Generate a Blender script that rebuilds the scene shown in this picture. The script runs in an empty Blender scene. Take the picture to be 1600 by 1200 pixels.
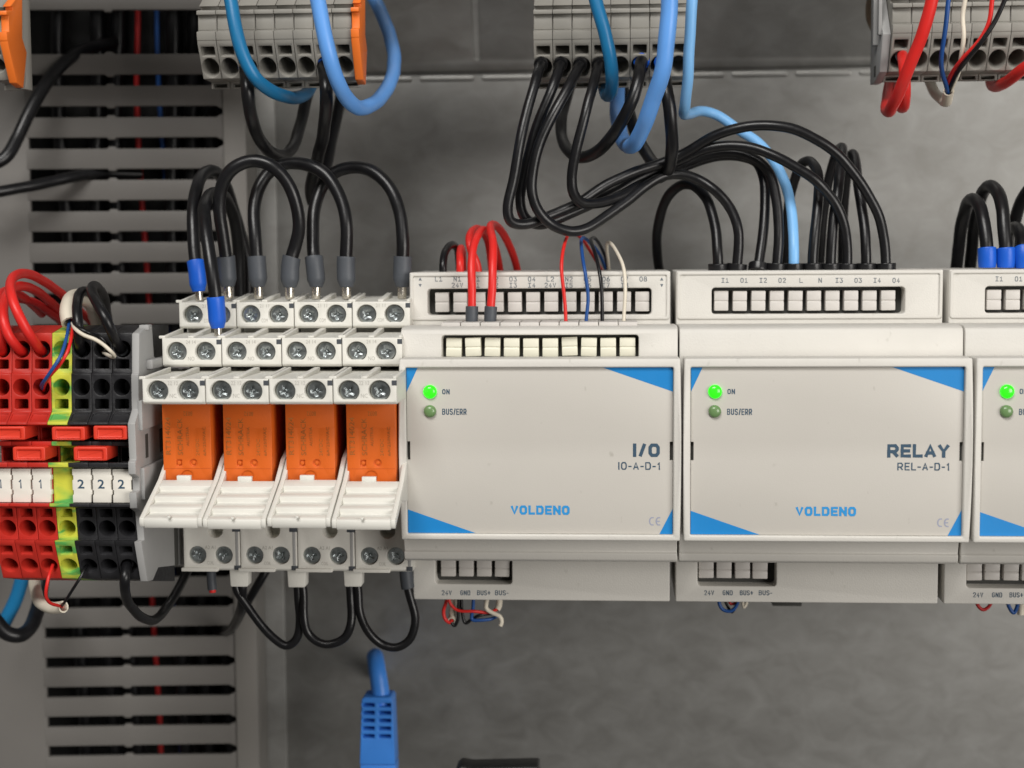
import bpy, bmesh, math, random
from mathutils import Vector, Matrix, noise
random.seed(7)
sc = bpy.context.scene
S = 0.001                       # everything below is written in millimetres
# ------------------------------------------------------------------ camera
FPX = 2413.36
PITCH, YAW, ROLL = .0854, .0658, -.0065
CAM = Vector((0, -389.0754, 50.436))
FW = Vector((-math.sin(YAW)*math.cos(PITCH), math.cos(YAW)*math.cos(PITCH), -math.sin(PITCH)))
RT = FW.cross(Vector((0, 0, 1))).normalized()
UP = RT.cross(FW)
RT, UP = RT*math.cos(ROLL)+UP*math.sin(ROLL), -RT*math.sin(ROLL)+UP*math.cos(ROLL)
cd = bpy.data.cameras.new('camera')
cam = bpy.data.objects.new('camera', cd)
sc.collection.objects.link(cam)
sc.camera = cam
M = Matrix((RT, UP, -FW)).transposed().to_4x4()
M.translation = CAM*S
cam.matrix_world = M
cd.sensor_fit = 'HORIZONTAL'; cd.sensor_width = 36
cd.lens = 36*FPX/1600
cd.clip_start = .02; cd.clip_end = 20
cd.dof.use_dof = True
cd.dof.focus_distance = .400
cd.dof.aperture_fstop = 13.0

def P(px, py, y):
    """photo pixel -> point at depth y (mm)"""
    d = FW + RT*((px-800)/FPX) - UP*((py-600)/FPX)
    return CAM + d*((y-CAM.y)/d.y)
def PX(px, y, py=600): return P(px, py, y).x
def PZ(py, y, px=800): return P(px, py, y).z

# ------------------------------------------------------------------ world, ceiling lamp and added fill
w = bpy.data.worlds.new('World'); sc.world = w; w.use_nodes = True
bg = w.node_tree.nodes['Background']
bg.inputs[0].default_value = (1.0, .96, .90, 1); bg.inputs[1].default_value = .10
def area(name, loc, target, size, power, col=(1, .95, .87)):
    l = bpy.data.lights.new(name, 'AREA'); l.energy = power; l.color = col
    l.shape = 'RECTANGLE'; l.size, l.size_y = size
    o = bpy.data.objects.new(name, l); sc.collection.objects.link(o)
    o.location = loc
    o.rotation_euler = (Vector(target)-Vector(loc)).to_track_quat('-Z', 'Y').to_euler()
    return o
area('ceiling_lamp', (-.22, -1.05, 1.0), (.03, .03, 0), (.8, .5), 19, (1, .975, .94))
area('right_fill', (1.1, -1.2, .14), (.05, .03, 0), (.9, .8), 18.5, (1, .96, .91))  # added fill for a bright room side; lifts the plate and lower decks
vs = sc.view_settings
vs.view_transform = 'Standard'; vs.look = 'None'; vs.exposure = 0; vs.gamma = 1; vs.use_curve_mapping = False

# ------------------------------------------------------------------ materials
MATS = {}
def mat(name, col, rough=.5, bump=.05, bscale=2500, var=.06, vscale=60, metal=0, spec=.4, coat=0, emit=None, rvar=.1, sub=0, speck=0):
    m = bpy.data.materials.new(name); m.use_nodes = True
    nt = m.node_tree; b = nt.nodes['Principled BSDF']
    b.inputs['Roughness'].default_value = rough
    b.inputs['Metallic'].default_value = metal
    b.inputs['Specular IOR Level'].default_value = spec
    b.inputs['Coat Weight'].default_value = coat
    tc = nt.nodes.new('ShaderNodeTexCoord')
    n = nt.nodes.new('ShaderNodeTexNoise'); n.inputs['Scale'].default_value = vscale; n.inputs['Detail'].default_value = 5
    nt.links.new(tc.outputs['Object'], n.inputs['Vector'])
    r = nt.nodes.new('ShaderNodeValToRGB')
    r.color_ramp.elements[0].position = .3; r.color_ramp.elements[1].position = .7
    r.color_ramp.elements[0].color = (*[c*(1-var) for c in col], 1)
    r.color_ramp.elements[1].color = (*[min(1, c*(1+var)) for c in col], 1)
    nt.links.new(n.outputs['Fac'], r.inputs['Fac'])
    cout = r.outputs['Color']
    if speck:
        ns = nt.nodes.new('ShaderNodeTexNoise'); ns.inputs['Scale'].default_value = 420; ns.inputs['Detail'].default_value = 2
        mps = nt.nodes.new('ShaderNodeMapping'); mps.inputs['Rotation'].default_value = (0, .6, 0); mps.inputs['Scale'].default_value = (1, 1, .55)
        nt.links.new(tc.outputs['Object'], mps.inputs['Vector']); nt.links.new(mps.outputs['Vector'], ns.inputs['Vector'])
        rs = nt.nodes.new('ShaderNodeValToRGB'); rs.color_ramp.elements[0].position = .70; rs.color_ramp.elements[1].position = .78
        rs.color_ramp.elements[0].color = (1, 1, 1, 1); rs.color_ramp.elements[1].color = (1-speck, 1-speck, 1-speck*1.1, 1)
        nt.links.new(ns.outputs['Fac'], rs.inputs['Fac'])
        mx = nt.nodes.new('ShaderNodeMix'); mx.data_type = 'RGBA'; mx.blend_type = 'MULTIPLY'; mx.inputs[0].default_value = 1
        nt.links.new(cout, mx.inputs[6]); nt.links.new(rs.outputs['Color'], mx.inputs[7]); cout = mx.outputs[2]
    nt.links.new(cout, b.inputs['Base Color'])
    mr = nt.nodes.new('ShaderNodeMapRange')
    mr.inputs['To Min'].default_value = max(.02, rough-rvar); mr.inputs['To Max'].default_value = min(1, rough+rvar)
    n3 = nt.nodes.new('ShaderNodeTexNoise'); n3.inputs['Scale'].default_value = vscale*3.1; n3.inputs['Detail'].default_value = 6
    nt.links.new(tc.outputs['Object'], n3.inputs['Vector'])
    nt.links.new(n3.outputs['Fac'], mr.inputs['Value']); nt.links.new(mr.outputs['Result'], b.inputs['Roughness'])
    if bump:
        n2 = nt.nodes.new('ShaderNodeTexNoise'); n2.inputs['Scale'].default_value = bscale; n2.inputs['Detail'].default_value = 3
        nt.links.new(tc.outputs['Object'], n2.inputs['Vector'])
        bp = nt.nodes.new('ShaderNodeBump'); bp.inputs['Strength'].default_value = bump; bp.inputs['Distance'].default_value = .0003
        nt.links.new(n2.outputs['Fac'], bp.inputs['Height']); nt.links.new(bp.outputs['Normal'], b.inputs['Normal'])
    if emit:
        b.inputs['Emission Color'].default_value = (*emit[0], 1); b.inputs['Emission Strength'].default_value = emit[1]
    if sub:
        b.inputs['Subsurface Weight'].default_value = sub; b.inputs['Subsurface Radius'].default_value = (.001, .0008, .0006)
    MATS[name] = m
    return m
mat('housing', (.61, .592, .55), .52, .24, 2400, .03, speck=.14)
mat('housing_inner', (.05, .05, .045), .7)
mat('button_white', (.55, .525, .495), .45, .05)
mat('button_cream', (.72, .70, .58), .4, .05)
mat('label_film', (.50, .478, .438), .42, .10, 4200, .025, 25, speck=.2)
mat('label_blue', (.010, .205, .53), .42, .10, 4200, .05)
mat('ink_navy', (.035, .075, .12), .6, 0)
mat('ink_soft', (.13, .15, .17), .6, 0)
mat('ink_blue', (.02, .26, .60), .5, 0)
mat('ink_lilac', (.30, .32, .42), .6, 0)
mat('ink_relief', (.40, .385, .345), .6, 0)
mat('ink_brown', (.34, .115, .022), .6, 0, var=.4, vscale=900)
mat('led_green', (.03, .4, .015), .25, 0, coat=.5, emit=((.018, 1, .004), .95))
mat('led_off', (.13, .23, .09), .3, 0, coat=.4)
mat('socket_white', (.68, .668, .615), .48, .2, 1900, .03, speck=.2)
mat('clip_white', (.665, .655, .605), .45, .12, 2600, .02)
mat('relay_orange', (.63, .118, .011), .5, .12, 3000, .05)
mat('relay_dark', (.40, .05, .006), .5, .05)
mat('zinc', (.42, .455, .46), .3, .10, 900, .3, 500, metal=1, rvar=.1)
mat('zinc_dark', (.10, .12, .13), .35, .1, 1800, .3, 700, metal=1)
mat('tin', (.66, .62, .55), .28, .1, 1500, .2, 500, metal=1)
mat('terminal_grey', (.26, .25, .225), .5, .12, 2600, .04)
mat('terminal_red', (.46, .024, .015), .45, .1, 2600, .06)
mat('terminal_black', (.018, .018, .02), .42, .25, 1500, .3, 300)
mat('jumper_red', (.66, .045, .022), .42, .1, 2600, .05)
mat('end_orange', (.78, .17, .02), .48, .1, 2600, .04)
mat('end_grey', (.33, .33, .325), .5, .1, 2600, .04)
mat('marker_white', (.74, .71, .64), .5, .08, 2600, .02)
mat('ferrule_grey', (.062, .069, .08), .5, .15, 1200, .1)
mat('ferrule_blue', (.008, .10, .55), .42, .1, 1500, .06)
mat('duct', (.15, .142, .132), .55, .1, 2000, .04, 30)
mat('duct_lit', (.20, .19, .175), .55, .1, 2000, .04, 30)  # duct grey made lighter; the strip's stronger light is in the colour
mat('duct_shade', (.012, .012, .012), .9)  # near-black floor puts the shade inside the duct into the colour
mat('rail', (.45, .45, .44), .35, .1, 800, .1, 60, metal=1)
mat('wire_black', (.0065, .0065, .0075), .33, .14, 500, .3, 200, spec=.4)
mat('wire_red', (.66, .022, .018), .4, .08, 700, .06)
mat('wire_darkred', (.42, .015, .015), .45, .08, 700, .06)
mat('wire_blue', (.12, .33, .76), .38, .06, 700, .05, sub=.08)
mat('wire_sky', (.20, .46, .80), .4, .06, 700, .05, sub=.08)
mat('wire_teal', (.010, .15, .33), .38, .08, 700, .06)
mat('wire_thinblue', (.012, .07, .26), .42, .06)
mat('wire_cream', (.70, .64, .53), .45, .08, 700, .05)
mat('wire_brown', (.30, .22, .15), .5, .08)
mat('copper', (.7, .3, .15), .3, .1, metal=1)
mat('plug_blue', (.045, .22, .68), .42, .08, 1500, .05)
mat('paper_black', (.012, .012, .012), .4, .1)

# yellow-green earth terminal
m = mat('terminal_earth', (.5, .6, .1), .45, .1)
nt = m.node_tree; b = nt.nodes['Principled BSDF']
tc = nt.nodes.new('ShaderNodeTexCoord'); mp = nt.nodes.new('ShaderNodeMapping')
mp.inputs['Rotation'].default_value = (.35, .4, .2); mp.inputs['Scale'].default_value = (60, 60, 190)
nz = nt.nodes.new('ShaderNodeTexNoise'); nz.inputs['Scale'].default_value = 1; nz.inputs['Detail'].default_value = 3; nz.inputs['Distortion'].default_value = 1.2
rp = nt.nodes.new('ShaderNodeValToRGB')
rp.color_ramp.elements[0].position = .40; rp.color_ramp.elements[0].color = (.10, .36, .08, 1)
rp.color_ramp.elements[1].position = .56; rp.color_ramp.elements[1].color = (.58, .58, .06, 1)
e = rp.color_ramp.elements.new(.47); e.color = (.38, .50, .065, 1)
nt.links.new(tc.outputs['Object'], mp.inputs['Vector']); nt.links.new(mp.outputs['Vector'], nz.inputs['Vector'])
nt.links.new(nz.outputs['Fac'], rp.inputs['Fac']); nt.links.new(rp.outputs['Color'], b.inputs['Base Color'])

# galvanised sheet
m = mat('galvanised', (.30, .30, .28), .5, 0, metal=.95)
nt = m.node_tree; b = nt.nodes['Principled BSDF']
tc = nt.nodes.new('ShaderNodeTexCoord')
n1 = nt.nodes.new('ShaderNodeTexNoise'); n1.inputs['Scale'].default_value = 85; n1.inputs['Detail'].default_value = 8; n1.inputs['Distortion'].default_value = .6; n1.inputs['Roughness'].default_value = .62
mp = nt.nodes.new('ShaderNodeMapping'); mp.inputs['Scale'].default_value = (1, 1, 1.5); mp.inputs['Rotation'].default_value = (0, .5, 0)
nt.links.new(tc.outputs['Object'], mp.inputs['Vector']); nt.links.new(mp.outputs['Vector'], n1.inputs['Vector'])
rp = nt.nodes.new('ShaderNodeValToRGB')
rp.color_ramp.elements[0].position = .32; rp.color_ramp.elements[0].color = (.274, .270, .256, 1)
rp.color_ramp.elements[1].position = .70; rp.color_ramp.elements[1].color = (.356, .355, .343, 1)
nt.links.new(n1.outputs['Fac'], rp.inputs['Fac']); nt.links.new(rp.outputs['Color'], b.inputs['Base Color'])
mr = nt.nodes.new('ShaderNodeMapRange'); mr.inputs['To Min'].default_value = .46; mr.inputs['To Max'].default_value = .58
nt.links.new(n1.outputs['Fac'], mr.inputs['Value']); nt.links.new(mr.outputs['Result'], b.inputs['Roughness'])

# ------------------------------------------------------------------ object helpers
col = sc.collection
def tag(o, label=None, cat=None, group=None, kind=None):
    if label: o['label'] = label
    if cat: o['category'] = cat
    if group: o['group'] = group
    if kind: o['kind'] = kind
    return o
def thing(name, label, cat, loc=(0, 0, 0), group=None):
    o = bpy.data.objects.new(name, None); col.objects.link(o)
    o.empty_display_size = .005
    o.location = Vector(loc)*S
    return tag(o, label, cat, group)
def link(name, me, material, parent=None, loc=(0, 0, 0)):
    o = bpy.data.objects.new(name, me); col.objects.link(o)
    if material and not me.materials: me.materials.append(MATS[material])
    o.parent = parent
    o.location = Vector(loc)*S
    return o
def copy_tree(o, parent=None):
    c = o.copy(); col.objects.link(c); c.parent = parent
    for ch in list(o.children): copy_tree(ch, c)
    return c
def finish(bm, bevel=0, seg=2, smooth=38, bang=32):
    bmesh.ops.remove_doubles(bm, verts=bm.verts, dist=1e-3)
    bmesh.ops.recalc_face_normals(bm, faces=bm.faces)
    if bevel:
        ed = [e for e in bm.edges if len(e.link_faces) == 2 and e.calc_face_angle(0) > math.radians(bang)]
        bmesh.ops.bevel(bm, geom=ed, offset=bevel, segments=seg, profile=.5, affect='EDGES', clamp_overlap=False)
    bm.transform(Matrix.Scale(S, 4))
    me = bpy.data.meshes.new('mesh'); bm.to_mesh(me); bm.free()
    me.polygons.foreach_set('use_smooth', [True]*len(me.polygons))
    me.set_sharp_from_angle(angle=math.radians(smooth))
    return me
def nb(): return bmesh.new()
def box(bm, x0, x1, y0, y1, z0, z1):
    v = [bm.verts.new((x, y, z)) for x in (x0, x1) for y in (y0, y1) for z in (z0, z1)]
    for f in ((0, 1, 3, 2), (4, 6, 7, 5), (0, 4, 5, 1), (2, 3, 7, 6), (0, 2, 6, 4), (1, 5, 7, 3)):
        bm.faces.new([v[i] for i in f])
def circ(cx, cz, r, n=24, flat=None):
    p = [(cx+r*math.cos(2*math.pi*i/n), cz+r*math.sin(2*math.pi*i/n)) for i in range(n)]
    if flat is not None: p = [(x, max(z, cz-flat)) for x, z in p]
    out = []
    for q in p:
        if not out or (abs(q[0]-out[-1][0])+abs(q[1]-out[-1][1])) > 1e-3: out.append(q)
    return out
def rrect(x0, x1, z0, z1, r=.4, n=3):
    p = []
    for cx, cz, a0 in ((x1-r, z1-r, 0), (x0+r, z1-r, 90), (x0+r, z0+r, 180), (x1-r, z0+r, 270)):
        for i in range(n+1):
            a = math.radians(a0+90*i/n); p.append((cx+r*math.cos(a), cz+r*math.sin(a)))
    return p
def holed(bm, outer, holes, to3, inn):
    """planar face with holes; outer/holes in 2D, to3 maps (u,v)->Vector, inn = inward normal; holes = [(poly, depth)]"""
    edges = []
    def loop(poly):
        vs = [bm.verts.new(to3(*p)) for p in poly]
        es = [bm.edges.new((vs[i], vs[(i+1) % len(vs)])) for i in range(len(vs))]
        edges.extend(es); return vs
    ov = loop(outer)
    hv = [(loop(h[0]), h[1]) for h in holes]
    bmesh.ops.triangle_fill(bm, use_beauty=True, use_dissolve=False, edges=edges, normal=-inn)
    for vs, d in hv:
        if d:
            bk = [bm.verts.new(v.co+inn*d) for v in vs]
            n = len(vs)
            for i in range(n): bm.faces.new((vs[i], vs[(i+1) % n], bk[(i+1) % n], bk[i]))
            bm.faces.new(bk)
    return ov
def panel(bm, outer, y0, y1, holes=(), through=()):
    """front panel in XZ at y0 (toward the camera), back at y1; holes = [(poly, depth)], through = [poly]"""
    inn = Vector((0, 1, 0))
    holes = list(holes); th = [(t, 0) for t in through]
    ov = holed(bm, outer, holes+th, lambda u, v: Vector((u, y0, v)), inn)
    if through:
        bv = holed(bm, outer, th, lambda u, v: Vector((u, y1, v)), -inn)
        for t in through:
            n = len(t)
            for i in range(n):
                a, c = t[i], t[(i+1) % n]
                bm.faces.new([bm.verts.new(p) for p in ((a[0], y0, a[1]), (c[0], y0, c[1]), (c[0], y1, c[1]), (a[0], y1, a[1]))])
    else:
        bv = [bm.verts.new((p[0], y1, p[1])) for p in outer]
        bm.faces.new(bv)
    n = len(ov)
    for i in range(n): bm.faces.new((ov[i], ov[(i+1) % n], bv[(i+1) % n], bv[i]))
def prism(bm, x0, x1, pts, holes=None):
    """profile (y,z) swept along X; holes = {segment: [(poly in (x, t), depth)]} with t the distance along the segment"""
    holes = holes or {}
    n = len(pts)
    area2 = sum(pts[i][0]*pts[(i+1) % n][1]-pts[(i+1) % n][0]*pts[i][1] for i in range(n))
    sg = 1 if area2 > 0 else -1
    for x in (x0, x1): bm.faces.new([bm.verts.new((x, y, z)) for y, z in pts])
    for i in range(n):
        a = Vector((0, *pts[i])); c = Vector((0, *pts[(i+1) % n])); d = (c-a); L = d.length; d.normalize()
        if i in holes:
            inn = Vector((0, -d.z, d.y))*sg
            holed(bm, [(x0, 0), (x1, 0), (x1, L), (x0, L)], holes[i], lambda u, v: Vector((u, 0, 0))+a+d*v, inn)
        else:
            bm.faces.new([bm.verts.new(q) for q in ((x0, *pts[i]), (x1, *pts[i]), (x1, *pts[(i+1) % n]), (x0, *pts[(i+1) % n]))])
def rings(bm, path, radii, n=12, cap=True, hollow=False):
    """tube through points with given radii, parallel transport"""
    m = len(path)
    T = []
    for i in range(m):
        t = path[min(i+1, m-1)]-path[max(i-1, 0)]
        T.append(t.normalized() if t.length > 1e-9 else Vector((0, 0, 1)))
    a = Vector((1, 0, 0)) if abs(T[0].x) < .8 else Vector((0, 0, 1))
    nrm = (a-T[0]*a.dot(T[0])).normalized()
    prev = None
    for i in range(m):
        nrm = (nrm-T[i]*nrm.dot(T[i])).normalized(); bn = T[i].cross(nrm)
        r = radii[i] if hasattr(radii, '__len__') else radii
        ring = [bm.verts.new(path[i]+(nrm*math.cos(2*math.pi*k/n)+bn*math.sin(2*math.pi*k/n))*r) for k in range(n)]
        if prev:
            for k in range(n): bm.faces.new((prev[k], prev[(k+1) % n], ring[(k+1) % n], ring[k]))
        elif cap: bm.faces.new(list(reversed(ring)))
        prev = ring
    if hollow:
        r = radii[-1]
        for c, q in ((path[-1], .74), (path[-1]-T[-1]*r*2.2, .70)):
            ring = [bm.verts.new(c+(nrm*math.cos(2*math.pi*k/n)+bn*math.sin(2*math.pi*k/n))*r*q) for k in range(n)]
            for k in range(n): bm.faces.new((prev[k], prev[(k+1) % n], ring[(k+1) % n], ring[k]))
            prev = ring
    if cap: bm.faces.new(prev)
def spline(pts, sub=9):
    out = []
    n = len(pts)
    for i in range(n-1):
        p0 = pts[i-1] if i > 0 else pts[0]*2-pts[1]
        p1, p2 = pts[i], pts[i+1]
        p3 = pts[i+2] if i+2 < n else pts[-1]*2-pts[-2]
        d01 = max((p1-p0).length**.5, 1e-3); d12 = max((p2-p1).length**.5, 1e-3); d23 = max((p3-p2).length**.5, 1e-3)
        t0, t1, t2, t3 = 0, d01, d01+d12, d01+d12+d23
        for k in range(sub):
            t = t1+(t2-t1)*k/sub
            A1 = p0*((t1-t)/(t1-t0))+p1*((t-t0)/(t1-t0)); A2 = p1*((t2-t)/(t2-t1))+p2*((t-t1)/(t2-t1)); A3 = p2*((t3-t)/(t3-t2))+p3*((t-t2)/(t3-t2))
            B1 = A1*((t2-t)/(t2-t0))+A2*((t-t0)/(t2-t0)); B2 = A2*((t3-t)/(t3-t1))+A3*((t-t1)/(t3-t1))
            out.append(B1*((t2-t)/(t2-t1))+B2*((t-t1)/(t2-t1)))
    out.append(pts[-1]); return out
def smooth_path(p, it=6):
    for _ in range(it):
        p = [p[0]]+[(p[i-1]+p[i]*2+p[i+1])*.25 for i in range(1, len(p)-1)]+[p[-1]]
    return p
def arc_part(path, s0, s1):
    """sub-path between arc lengths, from the start"""
    out = []; acc = 0
    for i in range(len(path)-1):
        a, c = path[i], path[i+1]; L = (c-a).length
        if L < 1e-9: continue
        if acc <= s0 < acc+L: out.append(a+(c-a)*((s0-acc)/L))
        elif s0 < acc < s1: out.append(a.copy())
        if acc < s1 <= acc+L: out.append(a+(c-a)*((s1-acc)/L)); return out
        acc += L
    out.append(path[-1].copy()); return out
WIRES = []
def wire(label, pts, r, material, start=(), end=(), name='wire', cat='wire', group=None, raw=False, sides=12, s_cut=0, e_cut=0):
    """pts = [(px, py, depth)]; start/end = [(s0, s1, r0, r1, material, name)] sleeves measured from that end"""
    path = [Vector(p) for p in pts] if raw else [P(*p) for p in pts]
    path = smooth_path(spline(path), 5)
    path = [p+noise.noise_vector(p*.13)*min(.2, r*.14) for p in path]
    L = sum((path[i+1]-path[i]).length for i in range(len(path)-1))
    o0 = path[0].copy()
    body = arc_part(path, s_cut, L-e_cut) if (s_cut or e_cut) else path
    bm = nb(); rings(bm, [p-o0 for p in body], [r*(1+.03*noise.noise(p*.2)) for p in body], sides, hollow=(name == 'cable' and material == 'wire_cream'))
    o = link(name, finish(bm, 0, smooth=50), material, None, o0)
    tag(o, label, cat, group)
    for lst, pth in ((start, path), (end, list(reversed(path)))):
        for s0, s1, r0, r1, mt, nm in lst:
            seg = arc_part(pth, s0, s1)
            if len(seg) < 3: seg = [seg[0], (seg[0]+seg[-1])*.5, seg[-1]]
            k = len(seg); acc = [0]
            for i in range(k-1): acc.append(acc[-1]+(seg[i+1]-seg[i]).length)
            tt = min(acc[-1]*.3, 2.0)
            rad = [r0+(r1-r0)*min(1, a/tt) for a in acc]
            bm = nb(); rings(bm, [p-o0 for p in seg], rad, 16)
            link(nm, finish(bm, .12, 2, smooth=40), mt, o)
    WIRES.append(o)
    return o
TXT = {}
def text_mesh(body, w, h, bold=0.0):
    k = (body, round(w, 2), round(h, 2), bold)
    if k in TXT: return TXT[k].copy()
    cu = bpy.data.curves.new('t', 'FONT'); cu.body = body; cu.resolution_u = 2; cu.offset = bold
    o = bpy.data.objects.new('t', cu); me = bpy.data.meshes.new_from_object(o)
    bpy.data.objects.remove(o); bpy.data.curves.remove(cu)
    xs = [v.co.x for v in me.vertices]; ys = [v.co.y for v in me.vertices]
    x0, x1, y0, y1 = min(xs), max(xs), min(ys), max(ys)
    for v in me.vertices:
        v.co = Vector(((v.co.x-x0)/(x1-x0)*w, 0, (v.co.y-y0)/(y1-y0)*h))*S
    TXT[k] = me
    return me.copy()
def text_px(body, px0, py0, px1, py1, y, material, parent, off, name='lettering', bold=0.0):
    """flat print whose box spans those pixels at depth y; off = parent's world position"""
    a = P(px0, py1, y); c = P(px1, py0, y)
    return link(name, text_mesh(body, c.x-a.x, c.z-a.z, bold), material, parent, Vector((a.x, y, a.z))-Vector(off))
# squared stroke letters (centre lines in a 1 x 1 box)
k_ = .22
GL = {'V': [[(0, 1), (.5, 0), (1, 1)]], 'O': [[(k_, 0), (1-k_, 0), (1, k_), (1, 1-k_), (1-k_, 1), (k_, 1), (0, 1-k_), (0, k_), (k_, 0)]],
      'L': [[(0, 1), (0, 0), (1, 0)]], 'D': [[(0, 0), (1-k_, 0), (1, k_), (1, 1-k_), (1-k_, 1), (0, 1), (0, 0)]],
      'E': [[(1, 1), (0, 1), (0, 0), (1, 0)], [(0, .5), (.88, .5)]], 'N': [[(0, 0), (0, 1)], [(.04, .96), (.96, .04)], [(1, 0), (1, 1)]], 'I': [[(0, 0), (0, 1)]],
      '/': [[(0, -.02), (1, 1.05)]], 'A': [[(0, 0), (.5, 1), (1, 0)], [(.2, .3), (.8, .3)]], '-': [[(0, .42), (1, .42)]], '1': [[(.1, .75), (.75, 1), (.75, 0)]],
      'R': [[(0, 0), (0, 1), (1-k_, 1), (1, 1-k_), (1, .62), (1-k_, .42), (0, .42)], [(.5, .42), (1, 0)]], 'Y': [[(0, 1), (.5, .45), (1, 1)], [(.5, .45), (.5, 0)]],
      'C': [[(.95, 1), (.5, 1), (.12, .8), (0, .5), (.12, .2), (.5, 0), (.95, 0)]], 'e': [[(.95, 1), (.5, 1), (.12, .8), (0, .5), (.12, .2), (.5, 0), (.95, 0)], [(0, .5), (.8, .5)]]}
GL.update({'2': [[(0, .8), (.2, 1), (.8, 1), (1, .8), (1, .62), (0, 0), (1, 0)]], '3': [[(0, 1), (1, 1), (.45, .6), (.8, .55), (1, .4), (1, .2), (.8, 0), (.2, 0), (0, .15)]],
    '4': [[(.7, 0), (.7, 1), (0, .3), (1, .3)]], '5': [[(1, 1), (.1, 1), (.05, .55), (.7, .6), (1, .4), (1, .2), (.75, 0), (.2, 0), (0, .12)]],
    '6': [[(.8, 1), (.3, .75), (0, .35), (.05, .12), (.3, 0), (.7, 0), (1, .15), (1, .4), (.7, .55), (.3, .55), (.05, .42)]], '7': [[(0, 1), (1, 1), (.35, 0)]],
    '8': [[(.2, .55), (.05, .7), (.05, .85), (.25, 1), (.75, 1), (.95, .85), (.95, .7), (.8, .55), (.2, .55)], [(.2, .55), (0, .38), (0, .15), (.25, 0), (.75, 0), (1, .15), (1, .38), (.8, .55)]],
    'i': [[(.5, 0), (.5, 1)], [(.05, 0), (.95, 0)], [(.05, 1), (.95, 1)]], 'l': [[(.1, .75), (.5, 1), (.5, 0)], [(.05, 0), (.95, 0)]],
    'G': [[(1, .85), (.75, 1), (.25, 1), (0, .75), (0, .25), (.25, 0), (.75, 0), (1, .2), (1, .5), (.55, .5)]],
    'B': [[(0, 0), (0, 1), (.75, 1), (.95, .85), (.95, .68), (.75, .53), (0, .53)], [(.75, .53), (1, .38), (1, .15), (.75, 0), (0, 0)]],
    'U': [[(0, 1), (0, .2), (.25, 0), (.75, 0), (1, .2), (1, 1)]], '+': [[(0, .5), (1, .5)], [(.5, .15), (.5, .85)]],
    'S': [[(1, .85), (.75, 1), (.25, 1), (0, .82), (0, .65), (.2, .53), (.8, .47), (1, .32), (1, .18), (.75, 0), (.25, 0), (0, .15)]]})
GW = {'I': .0, '/': .5, '-': .45, '1': .42, 'E': .85, 'L': .8, 'C': .75, 'e': .75}
def stroke_text(body, W, H, t, gap=.24):
    """letters of stroke width t filling a W x H box, as one flat mesh"""
    ws = [GW.get(ch, 1.0) for ch in body]
    n = len(body)
    # W = sum(ws)*a + n*t + (n-1)*g, with g = gap*a
    a = (W-n*t)/(sum(ws)+(n-1)*gap)
    bm = nb(); x = t/2; h = H-t; lay = 0
    for ch, wd in zip(body, ws):
        for pl in GL[ch]:
            q = [Vector((x+p[0]*wd*a, 0, t/2+p[1]*h)) for p in pl]
            closed = (q[0]-q[-1]).length < 1e-6
            if closed: q = q[:-1]
            m = len(q); L = []; R = []
            for i in range(m):
                d0 = (q[i]-q[i-1]).normalized() if (i > 0 or closed) else (q[1]-q[0]).normalized()
                d1 = (q[(i+1) % m]-q[i]).normalized() if (i < m-1 or closed) else d0
                if i == 0 and not closed: d0 = d1
                nn = Vector((-(d0.z+d1.z), 0, d0.x+d1.x)); nn.normalize()
                c = max(.82, nn.dot(Vector((-d0.z, 0, d0.x))))
                e = Vector((0, 0, 0))
                if not closed and i in (0, m-1): e = (d0 if i else -d1)*(t*.5*min(1, 1.0 if max(abs(d0.x), abs(d0.z)) > .98 else .55))
                L.append(q[i]+nn*(t/2/c)+e); R.append(q[i]-nn*(t/2/c)+e)
            for i in range(m if closed else m-1):
                j = (i+1) % m
                bm.faces.new([bm.verts.new(v+Vector((0, -lay-.0016*i, 0))) for v in (L[i], L[j], R[j], R[i])])
            lay += .0016*m+.001
        x += wd*a+t+gap*a
    bm.transform(Matrix.Scale(S, 4))
    me = bpy.data.meshes.new('print'); bm.to_mesh(me); bm.free()
    return me
def stroke_px(body, px0, py0, px1, py1, y, t, material, parent, off, gap=.24):
    a = P(px0, py1, y); c = P(px1, py0, y)
    return link('lettering', stroke_text(body, c.x-a.x, c.z-a.z, t, gap), material, parent, Vector((a.x, y, a.z))-Vector(off))
ORD = ['first', 'second', 'third', 'fourth', 'fifth', 'sixth', 'seventh', 'eighth', 'ninth', 'tenth']

# ================================================================== the setting
YP = 128.0
bm = nb(); box(bm, -420, 420, YP, YP+2, -330, 330)
plate = link('back_plate', finish(bm, 0), 'galvanised'); tag(plate, kind='structure')
# upper sheet overlapping the plate, with the row of pressed ribs along its edge
zb = PZ(112, YP, 900)
tl = .36                         # forward lean added so the upper sheet catches less light
bm = nb()
prism(bm, PX(392, 110, 100), 420, [(YP-.2, zb), (YP-1.2, zb+.3), (YP-1.2-90*math.sin(tl), zb+90*math.cos(tl)), (YP-.2-90*math.sin(tl), zb+90*math.cos(tl))],
      {1: [(rrect(PX(745, YP-3, 50)-1.1, PX(745, YP-3, 50)+1.1, 4, 30, 1.0), 1.2)]})
up = link('upper_sheet', finish(bm, .5), 'galvanised', plate)
x = PX(560, YP, 120)
while x < PX(1400, YP, 120):
    z = PZ(120, YP, 900)
    bm = nb(); panel(bm, rrect(-9, 9, -.8, .8, .75), 0, .6)
    link('rib', finish(bm, .28), 'galvanised', plate, (x+9, YP-.5, z)); x += 20.6
# a folded strip of the plate beside the duct
xf = PX(438, YP, 600)
bm = nb(); box(bm, xf-60, xf, YP-.4, YP+.5, -330, zb-3)
link('folded_strip', finish(bm, .4), 'galvanised', plate)

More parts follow.
